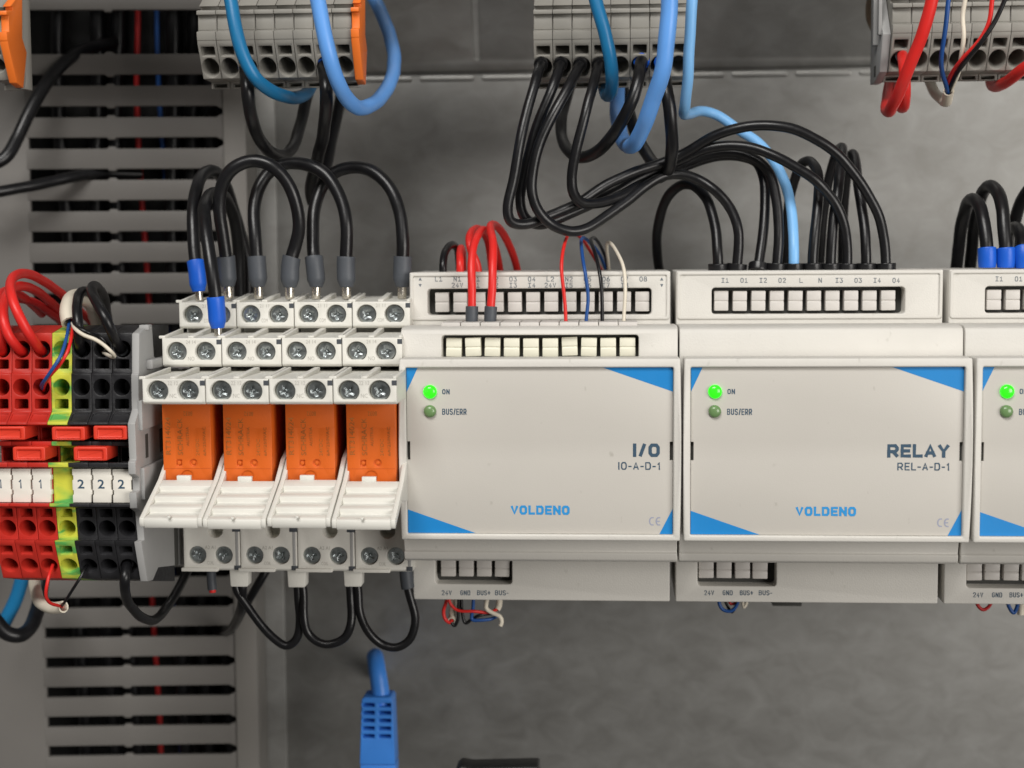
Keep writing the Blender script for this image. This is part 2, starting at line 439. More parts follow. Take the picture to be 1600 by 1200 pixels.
# ------------------------------------------------------------------ wiring duct on the left
YD = 100.0
zt0 = PZ(125, YD, 200); zt1 = PZ(1172, YD, 220); pit = (zt0-zt1)/22
xl, xr = PX(52, YD, 400), PX(347, YD, 250)
xs2 = PX(383, YD, 250); xl0 = PX(-60, YD, 600)
duct = thing('wiring_duct', 'tall grey slotted wiring duct behind the red and black terminal strip', 'wiring duct', (xl, YD-3, -170))
duct.rotation_euler = (0, 0, math.radians(5.5))
off = Vector((xl, YD, -170))
def dpart(name, f, material, bev=.3):
    bm = nb(); f(bm); bmesh.ops.translate(bm, verts=bm.verts, vec=-off)
    return link(name, finish(bm, bev), material, duct)
dpart('side_rim', lambda bm: box(bm, xl0, xl+.8, YD, YD+2, -170, 190), 'duct')
dpart('edge_strip', lambda bm: box(bm, xr+.2, xs2, YD-1.0, YD+23, -170, 190), 'duct_lit', .5)
dpart('duct_floor', lambda bm: box(bm, xl0, xr, YD+24.5, YD+25.5, -170, 190), 'duct_shade')
xm = PX(178, YD, 300)
hb = pit-3.5
def slat(bm, zc, h, xa, xb):
    z0, z1 = zc-h/2, zc+h/2
    p = [(xa, z0), (xm-1.5, z0), (xm-1.0, z0-.7), (xm+1.0, z0-.7), (xm+1.5, z0), (xb-2.6, z0), (xb, z0-1.3),
         (xb, z1+1.3), (xb-2.6, z1), (xm+1.5, z1), (xm+1.0, z1+.7), (xm-1.0, z1+.7), (xm-1.5, z1), (xa, z1)]
    panel(bm, p, YD-.2, YD+1.7)
for i in range(-1, 23):
    if i == -1:
        zc = zt0+pit/2
        dpart('slat', lambda bm: slat(bm, zc, hb, xl, xr+.5), 'duct')
    else:
        zc = zt0-pit*(i+.5)
        dpart('slat', lambda bm: slat(bm, zc, hb, xl, xr+.5), 'duct')
for k in range(5):
    zc = PZ(14, YD, 200)+hb/2+k*pit
    dpart('slat', lambda bm: slat(bm, zc, hb if k else hb+.5, xl, xr+.5), 'duct')
# conductors lying inside the duct
def inner(label, x, y, r, m_, wob):
    pts = [(x+wob*math.sin(k*1.3+x), y+.7*math.sin(k*.9+x*2), 190-k*30) for k in range(13)]
    wire(label, pts, r, m_, raw=True, sides=8, group='wires inside the slotted duct')
for n_, j in enumerate((1, 4, 6, 11, 13, 15)):
    inner('%s black wire from the left inside the grey slotted duct' % ORD[n_], xl+2+j*3.55, YD+j*.33-3+19, 2.4, 'wire_black', 1.4)
inner('red wire seen through the slots of the grey duct', xl+2+8*3.55, YD+20.5, .95, 'wire_darkred', 1.2)
inner('dark blue wire seen through the slots of the grey duct', xl+2+10*3.55, YD+21.2, .8, 'wire_thinblue', 1.2)

# ------------------------------------------------------------------ mounting rail behind the terminals and modules
rl = thing('mounting_rail', 'grey metal mounting rail behind the sockets and modules', 'rail', (0, 70, -17.5))
bm = nb()
prism(bm, -330, 330, [(70, -17.5), (71, -17.5), (71, -12.5), (78.5, -12.5), (78.5, 12.5), (71, 12.5), (71, 17.5), (70, 17.5), (70, 11.5), (77.5, 11.5), (77.5, -11.5), (70, -11.5)])
bmesh.ops.translate(bm, verts=bm.verts, vec=(0, -70, 17.5))
link('profile', finish(bm, .2), 'rail', rl)
bm = nb()
for xx in (-200, -40, 140): box(bm, xx-6, xx+6, 8.6, YP-70-.2, 5, 30)
link('standoff', finish(bm, .4), 'rail', rl)

# ================================================================== controller modules
X0 = -55.158; WM = 72.0; TW = 70.43
z_t1 = PZ(500.5, 28, 850); z_sh = 32.3
def module(k, kind, label):
    ox = X0+k*WM
    off = Vector((ox, 62, -45))
    t = thing('controller_module', label, 'controller', off, 'beige controller modules in a row')
    def part(name, f, material, bev=.2, seg=2, par=None, smooth=38):
        bm = nb(); f(bm); bmesh.ops.translate(bm, verts=bm.verts, vec=-off)
        return link(name, finish(bm, bev, seg, smooth), material, par or t)
    yt = 27.88
    lx = lambda px, py, y: P(px, py, y).x
    # windows in the terminal decks, in world coordinates
    if kind == 'io':
        wt = (lx(668, 470, yt), lx(1018, 470, yt)); wbx = (lx(680, 900, yt), lx(800, 900, yt))
    else:
        d = (k-1)*WM
        wt = (lx(1112, 470, yt)+d, lx(1414, 470, yt)+d); wbx = (lx(1090, 900, yt)+d, lx(1213, 900, yt)+d)
    wz = (PZ(491.5, yt, 1000), PZ(450, yt, 1000)); wb = (PZ(914, yt, 900), -33)
    def deck(bm):
        prism(bm, ox, ox+TW, [(62, -45), (yt, -45), (yt, 45), (62, 45)],
              {1: [(rrect(wt[0], wt[1], wz[0]+45, wz[1]+45, .9), 9), (rrect(wbx[0], wbx[1], wb[0]+45, wb[1]+45, .9), 9)]})
    hs = part('housing', deck, 'housing', .35, 3)
    # raised border of the upper deck
    def brd(bm):
        i = .72
        panel(bm, rrect(ox+.25, ox+TW-.25, z_t1+.2, 44.8, .7), yt-.45, yt+.3, through=[rrect(ox+.25+i, ox+TW-.25-i, z_t1+.2+i, 44.8-i*1.1, .4)])
    part('deck_border', brd, 'housing', .14, 2)
    # dark well behind the buttons
    part('terminal_well', lambda bm: box(bm, wt[0]-.2, wt[1]+.2, yt+5.5, yt+8.8, wz[0]-.1, wz[1]+.1), 'housing_inner', 0)
    part('terminal_well', lambda bm: box(bm, wbx[0]-.2, wbx[1]+.2, yt+5.5, yt+8.8, wb[0]-.1, wb[1]+.1), 'housing_inner', 0)
    # shoulder
    zs0, zs1 = PZ(508, 12, 1250), PZ(561, 8, 1250)
    ys = 8.6
    sx0, sx1 = ox+.1, ox+WM-.35
    prof = [(yt+.6, zs0-.3), (14, zs0), (10.6, zs0-.2), (9.2, zs0-.75), (ys, zs0-1.8), (ys-.3, zs1-1), (ys-.3, -zs1+1), (ys+1.4, -zs0+3.4), (ys+.8, -zs0+3.0), (ys+1.3, -zs0+1.2), (ys+2.4, -zs0+.5), (yt+.6, -zs0+.6)]
    hol = {}
    if kind == 'io':
        a = Vector((ys, zs0-1.8)); c = Vector((ys-.3, zs1-1))
        zt_ = PZ(523.5, ys, 850); zb_ = zs1-.4
        hol = {4: [(rrect(lx(690, 540, ys), lx(998, 540, ys), a.y-zt_, a.y-zb_, .8), 7)]}
    part('shoulder', lambda bm: prism(bm, sx0, sx1, prof, hol), 'housing', .3, 3)
    if kind == 'io':
        zt_ = PZ(523.5, ys, 850); zb_ = zs1-.4
        part('terminal_well', lambda bm: box(bm, lx(690, 540, ys)-.1, lx(998, 540, ys)+.1, ys+4.8, ys+6.6, zb_-.1, zt_+.1), 'housing_inner', 0)
        # top of the plug-in terminal strip between deck and shoulder
        for j in range(10):
            xa = lx(692+30.5*j, 505, 18); xb = lx(692+30.5*(j+1)-1.2, 505, 18)
            part('terminal_cover', lambda bm: box(bm, xa, xb, 13.5, 27, zs0-1, zs0+.9), 'button_white', .2)
    # bezel with a slight crown
    bz0, bz1 = -22.9, 23.5
    lxa, lxb = ox+2.6, ox+2.6+67.5
    fx0, fx1 = ox+.9, ox+WM-.05
    outer = [(fx0, bz0+(bz1-bz0)*i/14) for i in range(14, -1, -1)]+[(fx1, bz0+(bz1-bz0)*i/14) for i in range(15)]
    def bez(bm):
        panel(bm, outer, -.9, 8, through=[rrect(lxa-.1, lxb+.1, -21.3, 21.3, .35)])
        bmesh.ops.remove_doubles(bm, verts=bm.verts, dist=1e-3)
        bmesh.ops.recalc_face_normals(bm, faces=bm.faces)
        for v in bm.verts:
            if v.co.y < 1:
                q = 1-((v.co.z-.3)/23.2)**2
                v.co.y -= 1.5*q
                if v.co.x < fx0+.01: v.co.x -= .25*q
                if v.co.x > fx1-.01: v.co.x += .2*q
    part('bezel', bez, 'housing', .45, 3)
    # label with the two latch notches
    zn0, zn1 = PZ(719, 0, 840), PZ(690, 0, 840)
    lp = [(lxa, -21.25), (lxb, -21.25), (lxb, zn0), (lxb-.75, zn0), (lxb-.75, zn1), (lxb, zn1), (lxb, 21.25), (lxa, 21.25), (lxa, zn1), (lxa+.75, zn1), (lxa+.75, zn0), (lxa, zn0)]
    lab = part('label_panel', lambda bm: panel(bm, lp, 0, 1.2), 'label_film', .1)
    part('latch_slot', lambda bm: box(bm, lxa-.05, lxa+.9, 1.3, 2, zn0-.2, zn1+.2), 'housing_inner', 0)
    part('latch_slot', lambda bm: box(bm, lxb-.9, lxb+.05, 1.3, 2, zn0-.2, zn1+.2), 'housing_inner', 0)
    sh = lambda px, py: (P(px, py, -.03).x+k*WM, P(px, py, -.03).z)
    for tri in ([(lxa+.03, 21.2), (lxa+2.9, 21.2), (lxa+.03, 15.1)], [(lxb-17.6, 21.2), (lxb-.03, 21.2), (lxb-.03, 15.1)],
                [(lxa+.03, -15.2), (lxa+17.3, -21.2), (lxa+.03, -21.2)], [(lxb-.03, -14.8), (lxb-.03, -21.2), (lxb-3.3, -21.2)]):
        part('corner_flash', lambda bm: panel(bm, tri, -.04, .2), 'label_blue', 0, par=lab)
    # lamps
    for py, r, mt in ((612, 1.75, 'led_green'), (642.5, 1.6, 'led_off')):
        cx, cz = P(672, py, 0).x+k*WM, P(672, py, 0).z
        def led(bm):
            path = [Vector((cx, .5-.0, cz)), Vector((cx, -.5, cz)), Vector((cx, -.9, cz)), Vector((cx, -1.15, cz)), Vector((cx, -1.25, cz))]
            rings(bm, path, [r, r, r*.86, r*.55, r*.15], 24)
        part('indicator_lamp', led, mt, 0, smooth=60)
    # printing
    dx = k*WM
    o2 = off-Vector((dx, 0, 0))
    stroke_px('ON', 691, 608, 702.5, 616, -.05, .24, 'ink_navy', lab, o2, gap=.35)
    stroke_px('BUS/ERR', 691, 638.5, 729, 648, -.05, .23, 'ink_navy', lab, o2, gap=.35)
    stroke_px('VOLDENO', 798, 790, 890, 804, -.05, .6, 'ink_blue', lab, o2)
    stroke_px('Ce', 1014, 808, 1032, 821, -.05, .3, 'ink_lilac', lab, o2, gap=.35)
    if kind == 'io':
        stroke_px('I/O', 989, 693, 1031, 714, -.05, .85, 'ink_navy', lab, o2, gap=.3)
        stroke_px('IO-A-D-1', 966, 722, 1032, 734, -.05, .32, 'ink_navy', lab, o2, gap=.34)
    else:
        o3 = off-Vector((dx-WM, 0, 0))
        stroke_px('RELAY', 1386, 694, 1484, 715, -.05, .85, 'ink_navy', lab, o3, gap=.2)
        stroke_px('REL-A-D-1', 1402, 723, 1484, 735, -.05, .32, 'ink_navy', lab, o3, gap=.34)
    yq = yt-.04
    def tiny(s, cx, cy, o_):
        wd = 6.2*len(s)-.8; s = s.replace('I', 'i').replace('1', 'l')
        stroke_px(s, cx-wd/2, cy-3.9, cx+wd/2, cy+3.9, yq, .2, 'ink_soft', hs, o_, gap=.42)
    if kind == 'io':
        top = ['L1', 'N1', 'O1', 'O2', 'O3', 'O4', 'L2', 'N2', 'O5', 'O6', 'O7', 'O8']
        bot = ['', '24V', 'I1', 'I2', 'I3', 'I4', '24V', 'I5', 'I6', 'I7', 'I8', '']
        for j in range(12):
            cx = 685.5+29.05*j
            tiny(top[j], cx, 436, o2)
            if bot[j]: tiny(bot[j], cx, 445.6, o2)
        for cx in (656.5, 1034):
            for zz, s_ in ((436, 1), (446, -1)):
                a = P(cx, zz, yq)
                part('lettering', lambda bm: panel(bm, [(a.x-.45, a.z-.4*s_), (a.x+.45, a.z-.4*s_), (a.x, a.z+.45*s_)], yq, yt+.1), 'ink_soft', 0, par=hs)
        cxs = [698, 727, 756, 784]; oo = o2
        btn_t = [P(689.7+28.54*j, 472, yt).x for j in range(12)]; btn_b = [P(c, 892, yt).x for c in (699.5, 727.6, 755.7, 784)]
    else:
        oo = off-Vector((dx-WM, 0, 0))
        for j, s_ in enumerate(['I1', 'O1', 'I2', 'O2', 'L', 'N', 'I3', 'O3', 'I4', 'O4']):
            tiny(s_, 1133+29.7*j, 438, oo)
        cxs = [1108, 1137, 1166.5, 1196]
        btn_t = [P(1127.7+29.07*j, 470, yt).x+(k-1)*WM for j in range(10)]; btn_b = [P(c, 892, yt).x+(k-1)*WM for c in (1104, 1132, 1161, 1188.5)]
    for c, s_ in zip(cxs, ('24V', 'GND', 'BUS+', 'BUS-')):
        wd = 5.2*len(s_)
        stroke_px(s_, c-wd/2, 922.5, c+wd/2, 930, yq, .2, 'ink_navy', hs, oo, gap=.35)
    # buttons
    def buttons(xs, z0, z1, y, wd, mt, wear=0):
        for i, xx in enumerate(xs):
            dz = random.uniform(-.12, .12)*wear; tl = random.uniform(-.03, .03)*wear; dy = random.choice((0, 0, .5))*wear
            bm = nb()
            zm = (z0+z1)/2
            prism(bm, -wd/2, wd/2, [(4, z0), (0, z0), (0, zm-.28), (.35, zm-.05), (0, zm+.12), (0, z1), (4, z1)])
            bmesh.ops.translate(bm, verts=bm.verts, vec=(0, 0, -zm))
            bmesh.ops.rotate(bm, verts=bm.verts, cent=(0, 0, 0), matrix=Matrix.Rotation(tl, 3, 'Y'))
            link('push_button', finish(bm, .22, 2), mt, t, Vector((xx, y+dy, zm+dz))-off)
    buttons(btn_t, PZ(487, yt, 900), PZ(456, yt, 900), yt+1.3, 3.75, 'button_white', .4)
    buttons(btn_b, PZ(904, yt, 900), -34.2, yt+1.5, 4.05, 'button_white', .6)
    if kind == 'io':
        ybn = ys+1.2
        buttons([P(708.7+30.2*j, 540, ybn).x for j in range(10)], PZ(557, ybn, 850), PZ(528, ybn, 850), ybn, 4.05, 'button_cream', 1.2)
    return t
module(0, 'io', 'beige module printed I/O with two rows of push buttons, beside the orange relays')
module(1, 'relay', 'whole beige module printed RELAY with blue corners, in the middle of the row')
module(2, 'relay', 'beige module cut off by the right edge, under the blue wire ends')

# ================================================================== relay sockets and relays
PS = 15.8; XS = -117.55
YR = {1: 22.9, 2: 6.3, 3: -17.3}
DX = {1: 0, 2: 0, 3: 1.8}; RISE = {1: 1.2, 2: 1.0, 3: .5}
# screw mesh, pozidriv head
def screw_mesh():
    bm = nb()
    a, l = .42, 1.42
    cross = [(a, a), (l, a*.8), (l, -a*.8), (a, -a), (a*.8, -l), (-a*.8, -l), (-a, -a), (-l, -a*.8), (-l, a*.8), (-a, a), (-a*.8, l), (a*.8, l)]
    panel(bm, circ(0, 0, 2.3, 26), 0, 2.2, holes=[(cross[::-1], 1.1)])
    rings(bm, [Vector((0, 1.1, 0)), Vector((0, .45, 0))], [.5, .3], 10)
    # scored ticks between the arms
    for i in range(4):
        an = math.pi/4+i*math.pi/2
        v = [bm.verts.new((math.cos(an)*r_-math.sin(an)*w_, -.035, math.sin(an)*r_+math.cos(an)*w_)) for r_, w_ in ((1.0, .1), (1.75, .14), (1.75, -.14), (1.0, -.1))]
        bm.faces.new(v)
    return finish(bm, .12, 2)
SCREW = screw_mesh()
SCREW.materials.append(MATS['zinc'])
def tier(t, off, n, zt, zb, yb, txt_top, txt_mid):
    """one terminal level of a socket: face at YR[n], z range zb..zt, running back to yb"""
    yf = YR[n]
    zc = (zt+zb)/2+.15
    rise = RISE[n]; d_ = DX[n]
    cx = (3.95, 11.55)
    bm = nb()
    pr_ = [(yf, zt), (yf, zb+.6), (yf+.6, zb), (yb+14, zb), (yb+14, zt+rise-.6), (yb, zt+rise-.6), (yf+1, zt)]
    hl = [(circ(c, zt-zc, 2.62, 26, None), 2.6) for c in cx]
    hl = []
    for c in cx:
        poly = []
        for i in range(26):
            a_ = 2*math.pi*i/26
            u = c-.1+2.72*math.cos(a_); v = (zt-zc)+2.62*math.sin(a_)
            v = min(v, zt-zc+2.1)      # flat underside of the screw hole
            poly.append((u, v))
        q = [poly[0]]
        for p_ in poly[1:]:
            if abs(p_[0]-q[-1][0])+abs(p_[1]-q[-1][1]) > .02: q.append(p_)
        hl.append((q, 2.8))
    prism(bm, .12, PS-.12, pr_, {0: hl})
    bmesh.ops.translate(bm, verts=bm.verts, vec=(d_, -off.y, -off.z))
    body = link('terminal_level', finish(bm, .18, 2), 'socket_white', t)
    # ribs on top that guide the wires
    for xa, xb in ((.12, .95), (7.0, 8.5), (PS-1.0, PS-.12)):
        bm = nb()
        prism(bm, xa, xb, [(yf+.05, zt+.02), (yf+.05, zt+.55), (yb, zt+rise+.75), (yb, zt+rise-.9), (yf+1.2, zt-.2)])
        bmesh.ops.translate(bm, verts=bm.verts, vec=(d_, -off.y, -off.z))
        link('guide_rib', finish(bm, .15, 2), 'socket_white', body)
    # coupling peg at the left and pocket at the right
    bm = nb(); box(bm, -.75, .9, yf+.1, yf+1.2, zt-.1, zt+.65)
    bmesh.ops.translate(bm, verts=bm.verts, vec=(d_, -off.y, -off.z))
    link('coupling_peg', finish(bm, .15, 2), 'socket_white', body)
    bm = nb(); box(bm, PS-1.35, PS-.08, yf-.06, yf+.4, zt-1.7, zt-.35)
    bmesh.ops.translate(bm, verts=bm.verts, vec=(d_, -off.y, -off.z))
    link('coupling_pocket', finish(bm, .1, 1), 'ferrule_grey', body)
    for c in cx:
        s_ = link('screw', SCREW, None, t, Vector((c, yf+1.15, zc))-Vector((-d_, off.y, off.z)))
        s_.rotation_euler = (0, random.uniform(0, 6.28), 0)
    for s_, zz, hh, xw in ((txt_top, zt-1.5, .95, 2.6), (txt_mid, zb+1.6, 1.05, 1.7)):
        me = text_mesh(s_, xw, hh, 0)
        link('lettering', me, 'ink_relief', body, Vector((7.75-xw/2, yf-.02, zz))-Vector((-d_, off.y, off.z)))
def zrow(py, y): return P(420, py, y).z
LV = {3: (zrow(592, -17.3), zrow(632, -17.3), 5), 2: (zrow(528, 6.3), zrow(573, 6.3), 24), 1: (zrow(472, 22.9), zrow(513, 22.9), 40)}
NAMES = ['leftmost', 'second', 'third', 'rightmost']
YB = 21.6
zB0, zB1 = zrow(822, YB), zrow(889, YB)
def make_socket():
    off = Vector((0, 70, zB1-2))
    t = thing('relay_socket', '', 'relay socket', (XS, off.y, off.z), 'relay sockets side by side')
    mv = Vector((0, -off.y, -off.z))
    def part(name, f, material, bev=.18, par=None):
        bm = nb(); f(bm); bmesh.ops.translate(bm, verts=bm.verts, vec=mv)
        return link(name, finish(bm, bev, 2), material, par or t)
    tier(t, off, 3, *LV[3], '22 12', 'NC')
    tier(t, off, 2, *LV[2], '24 14', 'NO')
    tier(t, off, 1, *LV[1], '21 11', 'COM')
    # base behind the relay
    part('base', lambda bm: box(bm, .15, PS-.15, 30, 70, zB0-1, LV[1][1]+1), 'socket_white')
    part('relay_bay', lambda bm: box(bm, .3, PS-.3, 20, 29.5, zB0+3, LV[3][1]-.5), 'socket_white')
    # lower terminal block, with a half-round wire guide at the top
    z0, z1 = zB1, zB0+6
    zc = zrow(868, YB)
    hol = [(circ(3.9, z1-zc, 2.45, 24), 2.6), (circ(11.2, z1-zc, 2.45, 24), 2.6), (circ(9.0, z1-zrow(829, YB), 2.1, 20), 7)]
    low = part('coil_terminal', lambda bm: prism(bm, .12, PS-.12, [(YB, z1), (YB, z0), (YB+.8, z0-.6), (46, z0-.6), (46, z1)], {0: hol}), 'socket_white')
    part('lip', lambda bm: box(bm, -.5, 9.6, YB-.7, YB+4, z0-.75, z0+.25), 'socket_white', .2, low)
    part('coupling_slot', lambda bm: box(bm, PS-1.3, PS-.5, YB-.08, YB+.5, z0+.8, z1), 'end_grey', .05, low)
    part('coupling_slot', lambda bm: box(bm, PS-1.7, PS-.1, YB-.14, YB+.5, z0-.3, z0+.9), 'ferrule_grey', .05, low)
    part('coupling_slot', lambda bm: box(bm, PS-2.1, PS-.05, YB-.14, YB+.5, zrow(831, YB), z1), 'ferrule_grey', .05, low)
    for c in (3.9, 11.2):
        s_ = link('screw', SCREW, None, t, Vector((c, YB+.9, zc))+mv); s_.rotation_euler = (0, random.uniform(0, 6), 0)
    for s_, zz, xw in (('A2 A1', zc+1.7, 2.9), ('COIL', zc-2.6, 1.9)):
        link('lettering', text_mesh(s_, xw, .95), 'ink_relief', low, Vector((7.5-xw/2, YB-.03, zz))+mv)
    # retaining clip: side arms, sloping grooved handle
    yT, zT = -7.0, zrow(750, -7.0); yE, zE = -23.8, zrow(813, -23.8); e_ = 1.9
    A = Vector((yT, zT)); d = Vector((yE, zE))-A; L = d.length; d /= L
    nr = Vector((d.y, -d.x))
    if nr.x > 0: nr = -nr                       # outward, towards the camera
    def q(tt, h): v = A+d*(L*tt)+nr*h; return (v.x, v.y)
    def handle(bm):
        top = [q(0, .0)]
        for g in (.22, .49, .76):
            top += [q(g-.05, 0), q(g-.03, -1.15), q(g+.02, -1.1), q(g+.15, 0)]
        top += [q(.97, 0), q(1.0, -.9), q(1.0, -2.4), q(.0, -2.2)]
        prism(bm, 1.3+e_, PS-1.3+e_, top)
        for xa, xb in ((.15+e_, 1.3+e_), (PS-1.3+e_, PS-.15+e_)):
            prism(bm, xa, xb, [q(0, .12), q(.97, .12), q(1.0, -.8), q(1.0, -2.0), q(.3, -2.4), (20, zT-9), (20, zrow(688, 12)), (9, zrow(692, 9)), (0, zrow(716, 0)), ])
        box(bm, 5.0+e_, 8.6+e_, yT-.2, yT+1.2, zT-.2, zT+1.1)
        rings(bm, [Vector((PS/2-.2+e_, yE-.5, zE+.75)), Vector((PS/2-.2+e_, yE+.9, zE+.75))], .42, 10)
    part('retaining_clip', handle, 'clip_white', .16)
    return t
def sock_label(i): return ['leftmost white relay socket, nearest the grey end plate of the strip', 'second white relay socket from the left of the four',
    'third white relay socket from the left of the four', 'rightmost white relay socket, touching the I/O module'][i]
sk = make_socket()
socks = [sk]+[copy_tree(sk) for _ in range(3)]
for i, o in enumerate(socks):
    o.location.x = (XS+i*PS)*S
    o['label'] = sock_label(i)
    for ch in o.children:
        if ch.name.startswith('retaining_clip'): ch.location += Vector((random.uniform(-.1, .1), random.uniform(-.4, .2), random.uniform(-.3, .25)))*S
        if ch.name.startswith('screw'): ch.rotation_euler = (0, random.uniform(0, 6.28), 0)
# orange relays
YO = -4.0
def make_relay():
    x0 = P(255, 700, YO).x
    z0, z1 = zrow(762, YO), zrow(622, YO)
    off = Vector((x0, 19, z0))
    t = thing('relay', '', 'relay', off, 'orange relays in the white sockets')
    def part(name, f, material, bev=.2, par=None):
        bm = nb(); f(bm); bmesh.ops.translate(bm, verts=bm.verts, vec=-off)
        return link(name, finish(bm, bev, 2), material, par or t)
    W = 12.5
    zz = lambda py: zrow(py, YO)
    sq = rrect(P(276, 720, YO).x, P(284.5, 720, YO).x, zz(728.5), zz(718.5), .15)
    bo = part('case', lambda bm: panel(bm, rrect(x0, x0+W, z0, z1, .35), YO, 19, holes=[(rrect(x0+2.5, x0+9.2, zz(638), z1-.4, .2), .8), (sq, .5), (circ(P(302.5, 723, YO).x, zz(723.5), 1.0, 20), .5), (circ(x0+6.1, zz(745), 1.6, 20), .3)]), 'relay_orange', .12)
    part('test_mark', lambda bm: rings(bm, [Vector((P(302.5, 723, YO).x, YO+.5, zz(723.5))), Vector((P(302.5, 723, YO).x, YO+.1, zz(723.5)))], .45, 14), 'relay_orange', .08, bo)
    part('test_mark', lambda bm: rings(bm, [Vector((P(280, 723, YO).x, YO+.5, zz(723.5))), Vector((P(280, 723, YO).x, YO+.05, zz(723.5)))], .5, 14), 'relay_orange', .08, bo)
    part('seam', lambda bm: box(bm, x0+.3, x0+W-.3, YO-.015, YO+.2, zz(732.6), zz(732)), 'relay_dark', 0, bo)
    part('cap', lambda bm: box(bm, x0+.05, x0+W-.05, YO-.12, YO+3, zz(669), z1-1.5), 'relay_orange', .1, bo)
    def vt(s_, px0, py0, px1, py1, mt='ink_brown'):
        yq = YO-.03 if py0 > 669 else YO-.15
        a = P(px1, py1, yq); c = P(px0, py0, yq)
        o = link('lettering', text_mesh(s_, c.z-a.z, a.x-c.x, .0), mt, bo, Vector((a.x, yq, a.z))-off)
        o.rotation_euler = (0, -math.pi/2, 0)
    vt('RT314024', 258, 652, 267.5, 710); vt('SCHRACK', 277, 653, 286.5, 711); vt('AUSTRIA', 291, 667, 296, 697)
    vt('24VDC', 306, 686, 312, 712); vt('6A/250VAC', 317, 667, 322.5, 712)
    o = text_px('8032', 287, 643, 301, 650, YO-.15, 'ink_brown', bo, off)
    o.location += Vector((P(301, 650, YO).x-P(287, 650, YO).x, 0, P(300, 643, YO).z-P(300, 650, YO).z))*S
    o.rotation_euler = (0, math.pi, 0)
    return t
rl0 = make_relay()
for i in range(4):
    o = rl0 if i == 0 else copy_tree(rl0)
    o.location.x = rl0.location.x+i*PS*S if i else rl0.location.x
    o.location.x += random.uniform(-.12, .12)*S; o.rotation_euler = (0, random.uniform(-.008, .008), random.uniform(-.012, .012))
    o['label'] = ['leftmost orange relay, in the socket beside the grey end plate', 'second orange relay from the left, behind its white clip',
                  'third orange relay from the left, behind its white clip', 'rightmost orange relay, next to the I/O module'][i]

# ================================================================== red, earth and black terminal strip
PT = 5.2; XB = -136.9
def zs(py, y): return P(150, py, y).z
SP = [(508, 6), (511, 1), (519, -5), (520, -6), (582, -7), (584, -7.6), (643, -8), (661, -11.5), (664, -11.5), (665.5, -3), (689, -3), (690, -9), (696.5, -9), (697, -3), (722, -3), (723, -11.8), (730, -11.8), (731, -8.5),
      (786, -8.5), (787, -11.8), (792, -11.8), (793.5, -7.5), (843, -6.2), (845, -9), (850, -8.8), (904, -4.6), (907, 8), (907, 26), (508, 26)]
SPZ = [(y, zs(py, y)) for py, y in SP]
def strip_mesh():
    bm = nb()
    def at(i, py, y):   # distance of that height along segment i
        a = Vector(SPZ[i]); c = Vector(SPZ[i+1]); return (a.y-zs(py, y))/max(1e-6, (a.y-c.y))*(c-a).length
    def sqr(i, pya, pyb, y, w_=3.55): return rrect(PT/2-w_/2, PT/2+w_/2, at(i, pya, y), at(i, pyb, y), .35)
    H = {3: [(circ(PT/2, at(3, 545.5, -6.4), 2.16, 22), 9), (sqr(3, 561.5, 576, -6.8), 8)],
         5: [(circ(PT/2, at(5, 605, -7.7), 2.16, 22), 9), (sqr(5, 623.5, 639, -7.9), 8)],
         21: [(sqr(21, 795.5, 809, -7.8, 3.3), 8), (circ(PT/2, at(21, 826, -7), 2.16, 22), 9)],
         24: [(sqr(24, 853.5, 868, -8.5, 3.3), 8), (circ(PT/2, at(24, 885, -6.8), 2.16, 22), 9)],
         6: [(rrect(.55, PT-.55, .7, 3.4, .2), .4)],
         9: [(rrect(.6, PT-.6, .4, at(9, 688, -3), .2), 6)], 13: [(rrect(.6, PT-.6, .4, at(13, 721, -3), .2), 6)]}
    prism(bm, .05, PT-.05, SPZ, H)
    off = Vector((0, 26, SPZ[-3][1]))
    bmesh.ops.translate(bm, verts=bm.verts, vec=-off)
    return finish(bm, .12, 2)
sm = strip_mesh()
soff = Vector((0, 26, SPZ[-3][1]))
specs = [('terminal_red', -4, '1', 'leftmost red terminal, cut off by the left edge of the photo'), ('terminal_red', -3, '1', 'middle one of the three red terminals on the left'),
         ('terminal_red', -2, '1', 'red terminal touching the yellow-green one'), ('terminal_earth', -1, None, 'yellow-green earth terminal between the red and black ones'),
         ('terminal_black', 0, '2', 'black terminal touching the yellow-green one'), ('terminal_black', 1, '2', 'middle one of the three black terminals on the left'),
         ('terminal_black', 2, '2', 'black terminal next to the grey end plate')]
def marker_mesh():
    bm = nb(); z0, z1 = zs(785, -9.5), zs(732.5, -9.5); h = z1-z0
    p = [(.25, 0), (PT-.25, 0), (PT-.25, h*.22), (PT+.05, h*.24), (PT+.05, h*.36), (PT-.25, h*.38), (PT-.25, h*.66), (PT+.05, h*.68), (PT+.05, h*.8), (PT-.25, h*.82), (PT-.25, h), (.25, h),
         (.25, h*.82), (.5, h*.8), (.5, h*.68), (.25, h*.66), (.25, h*.38), (.5, h*.36), (.5, h*.24), (.25, h*.22)]
    panel(bm, p, 0, 1.4)
    return finish(bm, .12, 2)
mm = marker_mesh()
for mt, kx, dg, lb in specs:
    x = XB+kx*PT
    t = thing('terminal_block', lb, 'terminal', (x, soff.y, soff.z), 'terminals of the red and black strip')
    me = sm.copy(); o = link('terminal_body', me, mt, t)
    if dg:
        mk = link('marker', mm, 'marker_white', t, Vector((0, -9.9, zs(785, -9.5)))-Vector((0, soff.y, soff.z)))
        me = stroke_text('1', .95, 2.35, .36) if dg == '1' else text_mesh(dg, 1.75, 2.35, .02)
        link('digit', me, 'ink_navy', mk, (1.9 if dg == '1' else 1.6, -.03, (zs(732.5, -10.5)-zs(785, -10.5))*.42))
